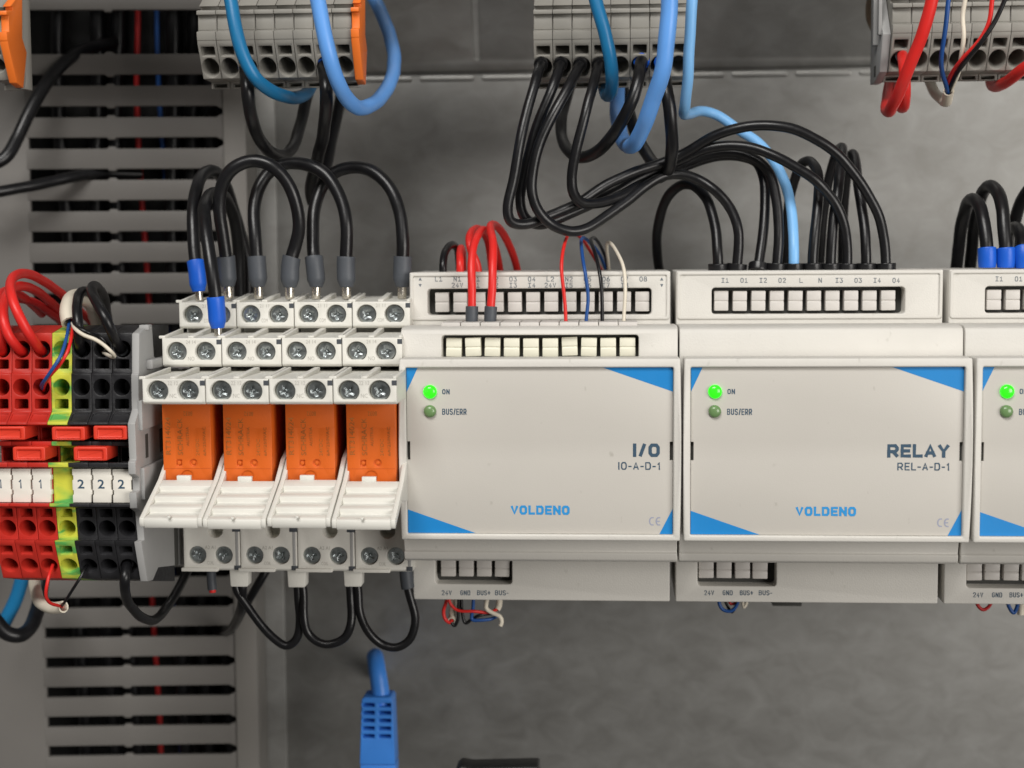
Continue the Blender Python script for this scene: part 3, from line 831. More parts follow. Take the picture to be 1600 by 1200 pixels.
# plug-in red jumpers
def jumper(px0, px1, py0, py1, lb):
    y = -11.8
    a = P(px0, py1, y); c = P(px1, py0, y); w_, h_ = c.x-a.x, c.z-a.z
    t = thing('jumper', lb, 'jumper', (a.x, -3, a.z), 'red jumpers plugged into the strip')
    bm = nb()
    panel(bm, rrect(0, w_, 0, h_, .45), -8.8, 0, holes=[(rrect(1.1, w_-1.1, .55, h_-.75, .25), .22)])
    link('grip', finish(bm, .3, 3), 'jumper_red', t)
    bm = nb()
    for xx in (w_*.25, w_*.75): box(bm, xx-.6, xx+.6, -.2, 3.2, h_*.3, h_*.7)
    link('contact_pins', finish(bm, .1), 'tin', t)
jumper(-12, 38.5, 666.5, 687.5, 'red jumper over two red terminals at the left edge, upper row')
jumper(81, 132, 667, 688, 'red jumper of the upper row, bridging the yellow-green terminal')
jumper(146, 198, 665.5, 687, 'rightmost red jumper of the upper row, over black terminals')
jumper(20, 70, 698.5, 720, 'red jumper of the lower row over red terminals, above the ones')
jumper(115, 167, 698.5, 720, 'red jumper of the lower row over black terminals, above the twos')
# grey end plate of the strip
ex = XB+3*PT+.15
t = thing('end_plate', 'tall grey end plate closing the terminal strip at the right, before the sockets', 'end plate', (ex, soff.y, soff.z))
eo = Vector((ex, soff.y, soff.z))
def epart(name, f, mt='end_grey', bev=.2):
    bm = nb(); f(bm); bmesh.ops.translate(bm, verts=bm.verts, vec=-eo); return link(name, finish(bm, bev, 2), mt, t)
EP = [(507, 4), (509, 0), (518, -5), (521, -7), (583, -8), (585, -8.6), (640, -9), (662, -12.5), (718, -12), (722, -13), (741, -13), (746, -10), (766, -10), (770, -13), (794, -12.5), (800, -8.5), (843, -7.2), (846, -10), (908, -5.6), (906, -1), (886, 4), (881, 28), (575, 28), (575, 13), (556, 5)]
epart('plate', lambda bm: prism(bm, ex, ex+1.9, [(y, zs(py, y)) for py, y in EP]))
zc_ = lambda py, y=8: P(235, py, y).z
epart('side_pad', lambda bm: box(bm, ex+1.8, ex+2.9, -9.5, 11, zc_(661), zc_(616)), bev=.3)
epart('side_pad', lambda bm: box(bm, ex+1.8, ex+2.9, -9, 11, zc_(765), zc_(717)), bev=.3)
epart('slot_shade', lambda bm: box(bm, ex+1.85, ex+1.98, -4.5, -2.2, zc_(706), zc_(670)), 'housing_inner', 0)  # near-black patches on the plate face, slot shade given as colour
epart('slot_shade', lambda bm: box(bm, ex+1.85, ex+1.98, 8, 11.5, zc_(706), zc_(670)), 'housing_inner', 0)
epart('slot_shade', lambda bm: box(bm, ex+1.85, ex+1.98, 19, 22.5, P(270, 880, 24).z, P(270, 800, 24).z), 'housing_inner', 0)
epart('clamp_shelf', lambda bm: box(bm, ex+1.8, ex+3.6, -2, 13, zc_(574, 5), zc_(559, 5)), bev=.4)
epart('clamp_hook', lambda bm: box(bm, ex+.3, ex+2.8, -2, 0.5, zs(516, -2), zs(508, -2)), bev=.2)

# ================================================================== grey feed-through terminals above
def grey_profile(xpx, y0, dpy):
    raw = [(-16, y0+10), (8, y0+1.5), (8.5, y0+3.5), (14, y0+3.5), (14.5, y0-1.2), (21, y0-1.2), (22.5, y0+.3), (47, y0+.3), (48, y0-1.6), (61, y0-1.2), (62, y0-1.0), (66, y0-.9), (122, y0+4.5), (127, y0+12), (128, y0+13), (138, y0+13), (138.5, y0+15)]
    o_ = [(y, P(xpx, py+dpy, y).z) for py, y in raw]
    zt = o_[0][1]+42
    return o_+[(y0+15, zt-6), (y0+12, zt), (y0+9, zt)]
def grey_group(n, px_left, y0, pitch, dpy, xmid, labels, group):
    pf = grey_profile(xmid, y0, dpy)
    x0 = P(px_left, 75+dpy, y0).x
    i = 11
    def at(py):
        a = Vector(pf[i]); c = Vector(pf[i+1]); yy = y0-.9+(py-66)/56*5.4
        return (a.y-P(xmid, py+dpy, yy).z)/(a.y-c.y)*(c-a).length
    bm = nb()
    H = {i: [(rrect(pitch/2-1.85, pitch/2+1.85, at(71.5), at(87), .3), 8), ([(u, at(105)+(v-at(105))*1.24) for u, v in circ(pitch/2, at(105), 2.33, 24)], 9)],
         14: [(rrect(.8, pitch-.8, .35, 1.3, .1), 2)]}
    prism(bm, .06, pitch-.06, pf, H)
    lo = Vector((0, pf[16][0], pf[16][1])); bmesh.ops.translate(bm, verts=bm.verts, vec=-lo)
    me = finish(bm, .14, 2)
    for k in range(n):
        t = thing('terminal_block', labels(k), 'terminal', (x0+k*pitch, lo.y, lo.z), group)
        link('terminal_body', me, 'terminal_grey', t)
        bm = nb(); box(bm, .2, pitch-.2, pf[7][0]-.22-lo.y, pf[7][0]+.4-lo.y, pf[7][1]+.25-lo.z, pf[6][1]-.25-lo.z)
        link('marker_strip', finish(bm, .1), 'terminal_grey', t)
    return x0, x0+n*pitch, pf
def end_disc(name, label, cat, x, th, pf, mt, grow=1.2):
    lo = Vector((x, pf[16][0], pf[16][1]))
    t = thing(name, label, cat, lo)
    bm = nb()
    pts = [(y-grow, z-(.9 if z < pf[12][1]+1 else 0)) for y, z in pf[:13]]
    pts = pts+[(pf[12][0]+3.2, pf[12][1]-1.8), (pf[12][0]+4.2, pf[12][1]+1), (pf[12][0]+6.5, pf[12][1]+8), (pf[12][0]+3.6, pf[8][1]), (pf[12][0]+4.6, pf[0][1]), (pf[0][0]+7, pf[0][1]+40), (pf[0][0]-1, pf[0][1]+40)]
    prism(bm, 0, th, pts); bmesh.ops.translate(bm, verts=bm.verts, vec=(0, -lo.y, -lo.z))
    link('plate', finish(bm, .2, 2), mt, t)
    return t
A0, A1, pfA = grey_group(8, 309.5, 24, 5.2, 0, 430, lambda k: '%s grey terminal from the left in the group ending at an orange plate' % ORD[k], 'grey terminals beside the orange plate')
end_disc('end_plate', 'orange end plate on the right of the grey terminals, beside the light blue loop', 'end plate', A1+.1, 2.2, pfA, 'end_orange')
B0, B1, pfB = grey_group(8, 833.5, 33, 5.2, -1, 950, lambda k: '%s grey terminal from the left in the middle group with black wires' % ORD[k], 'grey terminals of the middle group')
C0, C1, pfC = grey_group(9, 1393, 37, 5.2, -11, 1490, lambda k: '%s grey terminal from the left in the top right group' % ORD[k], 'grey terminals of the top right group')
ur = thing('mounting_rail', 'grey metal mounting rail behind the upper grey terminals', 'rail', (0, 52.5, 126))
bm = nb(); prism(bm, -330, 330, [(0, 0), (1, 0), (1, 5), (8, 5), (8, 30), (1, 30), (1, 35), (0, 35), (0, 29), (7, 29), (7, 6), (0, 6)])
link('profile', finish(bm, .2), 'rail', ur)
# grey end bracket of the right group
bk = thing('end_bracket', 'grey end bracket at the left of the top right terminals', 'end bracket', (C0-2.4, pfC[16][0], pfC[16][1]))
def bpart(name, f, mt='end_grey', bev=.25):
    bm = nb(); f(bm); bmesh.ops.translate(bm, verts=bm.verts, vec=-Vector((C0-2.4, pfC[16][0], pfC[16][1]))); return link(name, finish(bm, bev, 2), mt, bk)
bpart('plate', lambda bm: prism(bm, C0-2.3, C0-.1, [(pfC[0][0]+2, pfC[0][1]), (pfC[9][0]+1.5, pfC[9][1]), (pfC[12][0]+.5, pfC[12][1]), (pfC[15][0]+1, pfC[15][1]-.2), (pfC[15][0]+7, pfC[15][1]), (pfC[15][0]+7, pfC[0][1]+40), (pfC[0][0]+2, pfC[0][1]+40)]))
bpart('rib', lambda bm: box(bm, C0-3.2, C0-2.2, pfC[9][0]+3, pfC[9][0]+5, pfC[9][1], pfC[0][1]+38))
bpart('rib', lambda bm: box(bm, C0-3.6, C0-2.2, pfC[9][0]+9, pfC[9][0]+12, pfC[9][1]-2, pfC[0][1]+38))
bpart('notch_shade', lambda bm: box(bm, C0-2.36, C0-2.2, pfC[12][0]+6, pfC[12][0]+9, pfC[12][1]-.5, pfC[12][1]+2.5), 'housing_inner', 0)  # near-black patch on the bracket side paints the shade of a notch
# the group cut off at the top left corner
xo = P(4, 60, 14).x
D0x = xo-5.2
pfD = grey_profile(30, 14, 3)
bm = nb(); prism(bm, .06, 5.14, pfD, {11: [(circ(2.6, 5.9, 2.2, 22), 9), (rrect(.8, 4.4, .8, 3.2, .3), 8)]})
lo = Vector((0, pfD[16][0], pfD[16][1])); bmesh.ops.translate(bm, verts=bm.verts, vec=-lo)
t = thing('terminal_block', 'grey terminal at the left edge beside the orange plate in the top corner', 'terminal', (D0x, lo.y, lo.z))
link('terminal_body', finish(bm, .14), 'terminal_grey', t)
t2 = end_disc('end_plate', 'orange end plate cut off in the top left corner of the photo', 'end plate', xo+.05, 2.2, pfD, 'end_orange')
bb = thing('end_bracket', 'narrow grey bracket edge right of the corner orange plate', 'end bracket', (xo+2.4, pfD[16][0], pfD[16][1]))
bm = nb(); prism(bm, -1.9, -.4, [(22, pfD[16][1]+55), (23, pfD[8][1]), (25, pfD[12][1]+1), (24, pfD[15][1]), (29, pfD[15][1]), (29, pfD[16][1]+55)])
bmesh.ops.translate(bm, verts=bm.verts, vec=(0, -pfD[16][0], -pfD[16][1])); link('plate', finish(bm, .2), 'terminal_grey', bb)

# ================================================================== wires
RING = lambda r, mt='ferrule_blue': [(2, 7.0, r, r, mt, 'ferrule_sleeve')]
# --- upper left group
wire('black wire from the third left terminal curving back in a U under the teal wire',
     [(386, 96, 36), (384, 110, 26), (387, 135, 20), (391, 175, 22), (401, 210, 28), (420, 235, 38), (442, 243, 50), (460, 225, 62), (470, 190, 70), (480, 150, 76), (487, 110, 80)], 1.72, 'wire_black', RING(2.15))
wire('black wire with blue sleeve falling from the seventh left terminal behind the loops',
     [(507, 96, 36), (507, 110, 25), (510, 140, 20), (509, 180, 24), (503, 222, 34), (492, 262, 46), (485, 300, 56), (490, 318, 62), (500, 300, 70), (510, 260, 76), (522, 200, 82), (533, 150, 86), (540, 100, 90)], 1.75, 'wire_black', RING(2.2))
wire('teal blue wire crossing the left grey terminals and bending under them',
     [(352, -40, 14), (360, 0, 13), (368, 45, 12), (381, 90, 12), (402, 125, 14), (430, 145, 22), (458, 153, 36), (480, 145, 52), (490, 122, 64), (494, 85, 74), (496, 40, 80), (496, -20, 84)], 1.78, 'wire_teal')
wire('light blue wire looping round beside the left orange end plate',
     [(488, -40, 8), (496, 0, 8), (505, 45, 8), (517, 95, 9), (533, 140, 14), (557, 168, 24), (583, 163, 38), (605, 138, 52), (616, 105, 64), (612, 65, 76), (598, 25, 88), (580, -10, 98)], 2.05, 'wire_blue')
# --- loops on the upper row of the relay sockets
GF = [(0, 4.5, 1.15, 1.25, 'tin', 'ferrule_pin'), (3.2, 11.6, 1.75, 2.55, 'ferrule_grey', 'ferrule_sleeve')]
BF = [(0, 4.0, 1.0, 1.0, 'tin', 'ferrule_pin'), (2.6, 11.0, 1.7, 2.35, 'ferrule_blue', 'ferrule_sleeve')]
wire('black wire loop with grey ends from first to second socket, largest and nearest',
     [(357, 467, 29), (356, 440, 29), (354, 405, 29), (348, 370, 28), (343, 325, 27), (348, 288, 26), (366, 262, 25), (394, 251, 25), (424, 259, 25), (449, 284, 26), (464, 320, 27), (467, 355, 28), (461, 385, 29), (455, 408, 29), (453, 440, 29), (453, 467, 29)], 1.78, 'wire_black', GF, GF, s_cut=6, e_cut=6)
wire('black wire loop with grey ends from second to third socket',
     [(404, 467, 31), (403, 440, 31), (401, 405, 31), (398, 365, 32), (397, 325, 34), (408, 285, 36), (432, 260, 37), (467, 255, 36), (497, 264, 34), (521, 288, 33), (536, 320, 32), (542, 355, 31), (541, 405, 31), (541, 440, 31), (541, 467, 31)], 1.78, 'wire_black', GF, GF, s_cut=6, e_cut=6)
wire('black wire loop with grey ends reaching the rightmost socket, beside the I/O module',
     [(494, 467, 33), (494, 440, 33), (491, 405, 33), (489, 370, 35), (492, 325, 38), (503, 292, 40), (524, 269, 40), (554, 261, 39), (588, 271, 37), (613, 300, 35), (626, 338, 34), (629, 375, 33), (629, 405, 33), (628, 440, 33), (628, 467, 33)], 1.78, 'wire_black', GF, GF, s_cut=6, e_cut=6)
wire('black wire with blue end entering the first socket at its upper left',
     [(312, 470, 27), (310, 450, 27), (307, 420, 27), (302, 370, 29), (303, 315, 34), (314, 277, 42), (333, 267, 50), (350, 285, 58), (362, 320, 64), (376, 365, 68), (386, 410, 70), (389, 470, 70)], 1.75, 'wire_black', BF, s_cut=5)
wire('black wire with blue end hanging in front of the first socket',
     [(342, 528, 13), (340, 510, 13), (337, 470, 12), (330, 415, 13), (321, 360, 17), (320, 322, 24), (330, 303, 34), (348, 305, 46), (364, 335, 56), (372, 385, 62), (374, 440, 64), (374, 480, 64)], 1.75, 'wire_black', BF, s_cut=5)
# --- loops below the sockets
def twin(px, py0, py1, y, lb):
    a = P(px-15, py1, y); c = P(px+13.5, py0, y); w_, h_ = c.x-a.x, c.z-a.z
    t = thing('twin_ferrule', lb, 'ferrule', (a.x+w_/2, y+2.5, a.z), 'grey twin ferrules under the sockets')
    bm = nb(); panel(bm, rrect(-w_/2, w_/2, 0, h_, .5), -2.5, 2.2)
    for v in bm.verts:
        if v.co.z < .6: v.co.x *= .93
    link('collar', finish(bm, .3, 2), 'socket_white', t)
    bm = nb(); rings(bm, [Vector((.6, 0, h_-.5)), Vector((.6, 0, h_+5))], 1.1, 12); link('pin', finish(bm, 0), 'tin', t)
twin(374, 888, 917, 24, 'leftmost grey twin ferrule under the relay sockets')
twin(464, 888, 918, 24, 'middle grey twin ferrule under the relay sockets')
twin(552, 888, 917, 24, 'rightmost grey twin ferrule under the relay sockets')
SQ = [(0, 6.5, 1.45, 1.45, 'ferrule_grey', 'ferrule_sleeve')]
wire('leftmost black loop hanging below the sockets, between two twin ferrules',
     [(368, 905, 27), (370, 921, 27), (386, 946, 27), (405, 972, 27), (426, 996, 27), (448, 1010, 27), (464, 998, 27), (469, 972, 27), (466, 940, 27), (464, 905, 27)], 1.2, 'wire_black')
wire('middle black loop hanging below the sockets, between two twin ferrules',
     [(470, 905, 26.6), (474, 925, 26.6), (475, 965, 25), (483, 992, 25), (508, 1007, 25), (537, 998, 25), (549, 972, 25), (548, 935, 26.6), (546, 905, 26.6)], 1.2, 'wire_black')
wire('right black loop hanging below the sockets, beside the I/O module',
     [(557, 905, 26.6), (560, 925, 26.6), (563, 958, 26), (577, 989, 27), (599, 1008, 28), (620, 1012, 28), (641, 999, 28), (649, 970, 28), (643, 938, 28), (637, 915, 28), (634, 890, 28)], 1.2, 'wire_black', end=[(0, 5.2, 1.9, 1.9, 'ferrule_grey', 'ferrule_sleeve')])
wire('black wire going down and back from the leftmost twin ferrule',
     [(378, 905, 26.6), (380, 921, 26.6), (377, 948, 30), (371, 966, 48), (362, 980, 72), (352, 986, 97), (338, 988, 114)], 1.25, 'wire_black')
wire('black wire slanting behind the sockets to the edge of the duct',
     [(425, 870, 60), (412, 897, 58), (398, 922, 58), (384, 945, 60), (371, 970, 74), (358, 985, 94), (342, 988, 114)], 1.3, 'wire_black')
wire('dark stub with a red tip under the first relay socket',
     [(331, 885, 30), (331, 900, 30), (332, 926, 30)], 1.35, 'ferrule_grey', end=[(0.0, 1.2, .95, .95, 'wire_red', 'red_tip')], e_cut=.9)
# --- left strip, upper side
RG = lambda r=1.75, mt='ferrule_grey': [(4, 9.0, r, r, mt, 'ferrule_sleeve')]
wire('red wire arching highest over the strip into the red terminal beside the green one',
     [(68, 552, 6), (65, 548, -3), (56, 538, -9), (44, 520, -12), (30, 493, -13), (18, 465, -11), (16, 442, -5), (28, 428, 5), (50, 430, 18), (75, 443, 30), (100, 463, 42), (125, 488, 54)], 1.28, 'wire_red', RG())
wire('red wire bending into the middle red terminal',
     [(39, 555, 6), (36, 550, -3), (25, 540, -9), (13, 522, -11), (6, 498, -10), (6, 472, -5), (17, 452, 4), (36, 447, 14), (58, 455, 26), (82, 475, 40), (105, 500, 54)], 1.28, 'wire_red', RG())
wire('red wire at the left edge entering the leftmost red terminal',
     [(7, 556, 6), (4, 550, -3), (1, 530, -8), (-4, 500, -8), (-3, 472, -3), (8, 455, 8), (24, 458, 20), (44, 470, 32), (66, 490, 46)], 1.28, 'wire_red', RG())
wire('dark red wire behind the others, slanting down to the back of the strip',
     [(-6, 462, 20), (25, 466, 26), (55, 473, 34), (80, 490, 42), (100, 506, 52), (112, 520, 62)], 1.2, 'wire_darkred')
wire('dark red wire emerging behind the black loops at the strip',
     [(118, 478, 50), (135, 496, 56), (150, 510, 62), (162, 524, 68)], 1.2, 'wire_darkred')
wire('white sheathed cable end bending over the green terminal',
     [(150, 505, 62), (147, 482, 50), (136, 468, 34), (120, 464, 16), (109, 474, 2), (107, 490, -3), (110, 504, -5)], 2.25, 'wire_cream', name='cable', cat='cable')
wire('thin blue wire from the white cable down to the second row of the red terminals',
     [(110, 498, -4), (108, 506, -5), (104, 528, -10), (95, 556, -14), (82, 577, -15), (70, 594, -14), (65, 603, -10), (67, 608, -3)], .46, 'wire_thinblue', sides=8)
wire('thin red wire beside the thin blue one at the green terminal',
     [(113, 498, -4), (114, 506, -5), (111, 530, -10), (105, 551, -13), (93, 571, -13.5), (80, 585, -13), (70, 600, -9), (68, 610, -3)], .46, 'wire_red', sides=8)
wire('thin white wire curving to the middle black terminal',
     [(113, 503, -4), (118, 515, -11), (132, 524, -13), (148, 530, -13.5), (162, 539, -12.5), (173, 549, -12), (179, 556, -9.5), (175, 557.5, -7.5), (165, 553, -5), (159, 549, 1)], .5, 'wire_cream', sides=8)
wire('thin black wire above the thin white one at the black terminals',
     [(114, 501, -4), (121, 512, -10.5), (138, 520, -11), (155, 526, -8), (165, 535, -8), (163, 546, -5), (160, 549, 2)], .5, 'wire_black', sides=8)
wire('black wire bending into the black terminal beside the green one',
     [(128, 558, 6), (127, 548, -4), (124, 530, -8), (121, 500, -8), (120, 475, -4), (125, 458, 4), (137, 455, 16), (150, 466, 30), (160, 486, 44), (166, 510, 56)], 1.3, 'wire_black', RG())
wire('black wire arching highest into the black terminal beside the end plate',
     [(192, 552, 6), (188, 544, -4), (178, 526, -10), (166, 500, -12), (152, 474, -9), (143, 456, -2), (146, 446, 8), (156, 452, 20), (164, 470, 34), (168, 495, 48), (170, 520, 60)], 1.3, 'wire_black', RG())
bm = nb()
# --- left strip, lower side
wire('thin red wire hanging from the lowest red terminal to the white cable end',
     [(84, 879, 2), (82, 884, -6), (77, 898, -10), (73, 915, -11), (72, 932, -10), (78, 942, -8), (90, 946, -5), (98, 948, 0)], .45, 'wire_red', sides=8)
wire('thin black wire hanging from the lowest black terminal to the white cable end',
     [(138, 882, 2), (134, 888, -6), (124, 905, -8), (112, 924, -8), (101, 941, -6), (94, 949, 0)], .4, 'wire_black', sides=8)
wire('white sheathed cable end below the strip, holding a thin red and black wire',
     [(56, 880, 40), (54, 905, 28), (57, 927, 14), (65, 943, 5), (80, 950, 0), (99, 948, -3)], 1.6, 'wire_cream', name='cable', cat='cable')
wire('black wire hanging from the rightmost black terminal and rising behind the sockets',
     [(199, 872, 4), (198, 884, -6), (195, 905, -9), (196, 930, -4), (208, 952, 6), (228, 968, 18), (243, 968, 28), (258, 952, 38), (274, 928, 46), (290, 897, 54), (305, 865, 60)], 1.32, 'wire_black', [(3, 7.5, 1.9, 1.9, 'ferrule_grey', 'ferrule_sleeve')])
wire('thick black cable looping at the left edge below the strip',
     [(-40, 940, 60), (-12, 965, 58), (8, 988, 58), (30, 993, 60), (49, 978, 66), (60, 948, 74), (66, 905, 80)], 2.3, 'wire_black', name='cable', cat='cable')
wire('teal wire passing behind the strip at the lower left',
     [(2, 985, 74), (13, 960, 74), (25, 935, 74), (36, 900, 74), (42, 870, 74)], 2.2, 'wire_teal')
# --- black wires entering the duct at the upper left
wire('black wire crossing the duct from the left edge up into its top opening',
     [(-60, 262, 74), (-20, 258, 74), (8, 246, 76), (28, 214, 80), (48, 172, 84), (66, 140, 88), (86, 113, 92), (110, 90, 97), (142, 74, 106), (180, 66, 114)], 2.0, 'wire_black')
wire('black wire entering a duct slot level with the black loops',
     [(-60, 306, 76), (0, 299, 80), (50, 290, 86), (100, 279, 93), (140, 272, 99), (175, 271, 105), (220, 272, 110)], 1.75, 'wire_black')
# --- middle group
MC = [(0, 2.2, 2.75, 2.75, 'wire_black', 'collar')]
YM = 37
wire('black wire from the first middle terminal sweeping along the highest arc to terminal O4',
     [(847, 92, 42), (846, 100, 34), (838, 122, 27), (824, 170, 24), (812, 225, 22), (802, 285, 22), (793, 325, 22), (799, 347, 23), (820, 351, 25), (862, 336, 28), (902, 318, 30), (942, 292, 32), (985, 271, 34), (1030, 256, 36), (1072, 238, 36), (1115, 213, 34), (1160, 199, 32), (1206, 196, 31), (1240, 201, 31), (1278, 219, 31), (1315, 247, 32), (1347, 289, 34), (1372, 334, 36), (1382, 375, YM), (1384, 412, YM), (1384, 424, YM)], 1.4, 'wire_black', end=MC, start=RG(1.95, 'wire_black'))
wire('black wire from the second middle terminal ending at terminal O3',
     [(877, 92, 42), (876, 100, 34), (866, 130, 28), (848, 175, 27), (833, 215, 27), (821, 265, 27), (813, 312, 27), (820, 341, 28), (843, 352, 30), (872, 342, 32), (908, 326, 34), (950, 306, 36), (990, 283, 38), (1030, 264, 39), (1062, 251, 38), (1098, 234, 36), (1135, 228, 35), (1175, 231, 34), (1215, 246, 33), (1245, 263, 33), (1278, 285, 33), (1304, 315, 35), (1319, 350, 36), (1324, 385, YM), (1324, 424, YM)], 1.4, 'wire_black', end=MC, start=RG(1.95, 'wire_black'))
wire('black wire from the third middle terminal, lowest of the sweep, ending at terminal O1',
     [(908, 92, 42), (906, 100, 34), (893, 128, 27), (872, 165, 24), (851, 205, 23), (836, 250, 23), (831, 295, 23), (840, 328, 23), (862, 351, 24), (890, 362, 25), (918, 357, 27), (948, 338, 30), (980, 314, 33), (1010, 290, 36), (1038, 274, 38), (1068, 273, 39), (1094, 282, 39), (1119, 299, 38), (1141, 325, 38), (1153, 357, YM), (1154, 388, YM), (1151, 424, YM)], 1.4, 'wire_black', end=MC, start=RG(1.95, 'wire_black'))
wire('black wire from the fourth middle terminal ending at terminal O2 beside the blue wire',
     [(938, 92, 42), (935, 102, 33), (926, 135, 25), (914, 180, 22), (903, 225, 22), (894, 270, 23), (895, 300, 24), (908, 317, 26), (934, 318, 29), (968, 308, 33), (998, 290, 37), (1030, 272, 41), (1066, 256, 43), (1105, 243, 43), (1145, 239, 42), (1178, 248, 41), (1201, 270, 40), (1212, 305, 39), (1217, 350, 38), (1216, 390, YM), (1213, 424, YM)], 1.4, 'wire_black', end=MC, start=RG(1.95, 'wire_black'))
wire('black wire behind the sweep, dropping to terminal I2',
     [(1030, 280, 46), (1066, 262, 48), (1105, 248, 48), (1150, 243, 48), (1180, 252, 47), (1192, 275, 45), (1196, 312, 43), (1194, 350, 41), (1189, 390, 39), (1184, 424, YM)], 1.4, 'wire_black', end=MC)
wire('black wire loop dropping behind the modules from terminal I1',
     [(1122, 424, YM), (1121, 395, YM), (1117, 350, 40), (1105, 312, 44), (1085, 290, 50), (1066, 288, 54), (1046, 303, 58), (1033, 330, 62), (1027, 365, 66), (1027, 400, 70), (1033, 440, 76)], 1.45, 'wire_black', start=MC)
wire('thick black wire with blue ring making a U behind the middle wires',
     [(1004, 90, 42), (1001, 100, 33), (997, 125, 27), (985, 164, 26), (964, 202, 29), (939, 232, 34), (915, 245, 40), (893, 240, 48), (880, 220, 56), (876, 195, 62), (882, 165, 68), (892, 130, 72), (898, 100, 74)], 1.7, 'wire_black', RING(2.25))
wire('thick black wire with blue ring falling straight under the light blue wire',
     [(1034, 90, 42), (1035, 102, 33), (1041, 135, 27), (1047, 175, 26), (1050, 215, 28), (1048, 252, 32), (1041, 268, 40), (1028, 262, 50), (1010, 240, 58), (992, 205, 66), (978, 160, 72), (968, 110, 76)], 1.75, 'wire_black', RING(2.25))
wire('teal blue wire crossing the middle terminals and turning back under them',
     [(918, -50, 18), (931, 0, 17), (944, 45, 17), (953, 85, 18), (957, 120, 21), (955, 143, 28), (949, 149, 38), (944, 138, 50), (942, 115, 60)], 1.75, 'wire_teal')
wire('thick light blue wire crossing the middle terminals and doubling back in a narrow U',
     [(1048, -50, 4), (1046, 0, 5), (1042, 60, 6), (1036, 110, 8), (1023, 150, 12), (1009, 188, 17), (995, 220, 24), (982, 228, 34), (971, 214, 46), (966, 190, 56), (964, 160, 64), (965, 125, 70)], 2.15, 'wire_blue')
wire('pale blue wire at the right of the middle terminals, bending away to terminal L',
     [(1084, -50, 14), (1081, 0, 15), (1078, 60, 17), (1075, 120, 20), (1070, 165, 26), (1068, 179, 36), (1078, 178, 50), (1098, 174, 58), (1122, 181, 60), (1150, 200, 58), (1180, 220, 55), (1204, 244, 52), (1222, 275, 48), (1234, 310, 44), (1239, 350, 40), (1240, 390, YM), (1240, 424, YM)], 1.45, 'wire_sky', end=MC)
wire('black wire loop from terminal N passing behind the pale blue wire',
     [(1270, 424, YM), (1270, 400, YM), (1275, 350, 38), (1279, 305, 41), (1278, 272, 46), (1266, 252, 52), (1252, 257, 58), (1241, 282, 62), (1233, 315, 66), (1229, 360, 70), (1227, 430, 74)], 1.42, 'wire_black', start=MC)
wire('tall narrow black wire loop from terminal I3',
     [(1298, 424, YM), (1298, 400, YM), (1302, 350, 38), (1309, 295, 41), (1315, 252, 46), (1316, 230, 54), (1308, 238, 62), (1298, 268, 66), (1290, 310, 70), (1284, 360, 73), (1280, 430, 76)], 1.42, 'wire_black', start=MC)
wire('black wire loop from terminal I4 under the highest arc',
     [(1353, 424, YM), (1353, 395, YM), (1352, 365, 38), (1346, 325, 41), (1341, 290, 44), (1338, 258, 50), (1332, 240, 57), (1325, 254, 64), (1321, 290, 69), (1318, 340, 74), (1316, 430, 78)], 1.42, 'wire_black', start=MC)
# --- right module
BF3 = [(0, 5.2, 2.3, 2.45, 'ferrule_blue', 'ferrule_sleeve')]
wire('black wire loop with blue end at terminal I1 of the right module',
     [(1542, 418, 34), (1542, 395, 34), (1538, 350, 36), (1530, 321, 40), (1520, 311, 46), (1510, 323, 54), (1502, 355, 62), (1497, 395, 68), (1492, 440, 74)], 1.8, 'wire_black', start=BF3)
wire('taller black wire loop with blue end at terminal O1 of the right module',
     [(1571, 418, 34), (1571, 392, 34), (1568, 340, 36), (1561, 303, 41), (1548, 290, 48), (1535, 302, 56), (1525, 340, 64), (1519, 385, 70), (1514, 440, 76)], 1.8, 'wire_black', start=BF3)
wire('black wire with blue end at the right edge of the photo',
     [(1600, 418, 34), (1599, 392, 34), (1596, 366, 38), (1588, 356, 46), (1578, 364, 56), (1573, 390, 64), (1570, 440, 70)], 1.8, 'wire_black', start=BF3)
wire('black wire arc rising out of the right edge above the blue ends',
     [(1578, 440, 76), (1580, 390, 72), (1586, 345, 68), (1597, 312, 62), (1614, 290, 56), (1640, 280, 50)], 1.8, 'wire_black')
# --- right terminal group
wire('thick red wire crossing the right terminals and turning up again behind them',
     [(1462, -40, 12), (1456, 0, 13), (1445, 42, 15), (1430, 82, 18), (1414, 122, 22), (1399, 157, 29), (1390, 174, 38), (1385, 168, 50), (1388, 145, 60), (1394, 115, 68)], 1.62, 'wire_red')
wire('red wire emerging from the first right terminal and bending under it',
     [(1409, 80, 48), (1410, 88, 38), (1412, 110, 31), (1415, 140, 31), (1414, 163, 36), (1408, 168, 46), (1402, 150, 58), (1400, 120, 66)], 1.45, 'wire_red', RG(2.0))
wire('red wire hanging in from the right edge under the right terminals',
     [(1640, 85, 24), (1605, 104, 28), (1580, 122, 36), (1562, 134, 48), (1551, 134, 60), (1546, 118, 70)], 1.6, 'wire_red')
wire('thin dark blue wire running down to the white sheath at the right terminals',
     [(1486, -40, 20), (1482, 0, 21), (1477, 45, 22), (1471, 88, 25), (1472, 112, 29), (1479, 136, 36), (1482, 152, 42)], .62, 'wire_thinblue', sides=8)
wire('thin cream wire running down to the white sheath at the right terminals',
     [(1512, -40, 20), (1508, 0, 21), (1504, 25, 22), (1506, 57, 22), (1502, 88, 25), (1498, 113, 30), (1487, 137, 37), (1484, 152, 42)], .62, 'wire_cream', sides=8)
wire('thin red wire slanting down to the white sheath at the right terminals',
     [(1556, -40, 18), (1550, 0, 19), (1546, 34, 20), (1531, 63, 21), (1506, 90, 24), (1488, 114, 30), (1480, 134, 37), (1482, 152, 43)], .62, 'wire_red', sides=8)
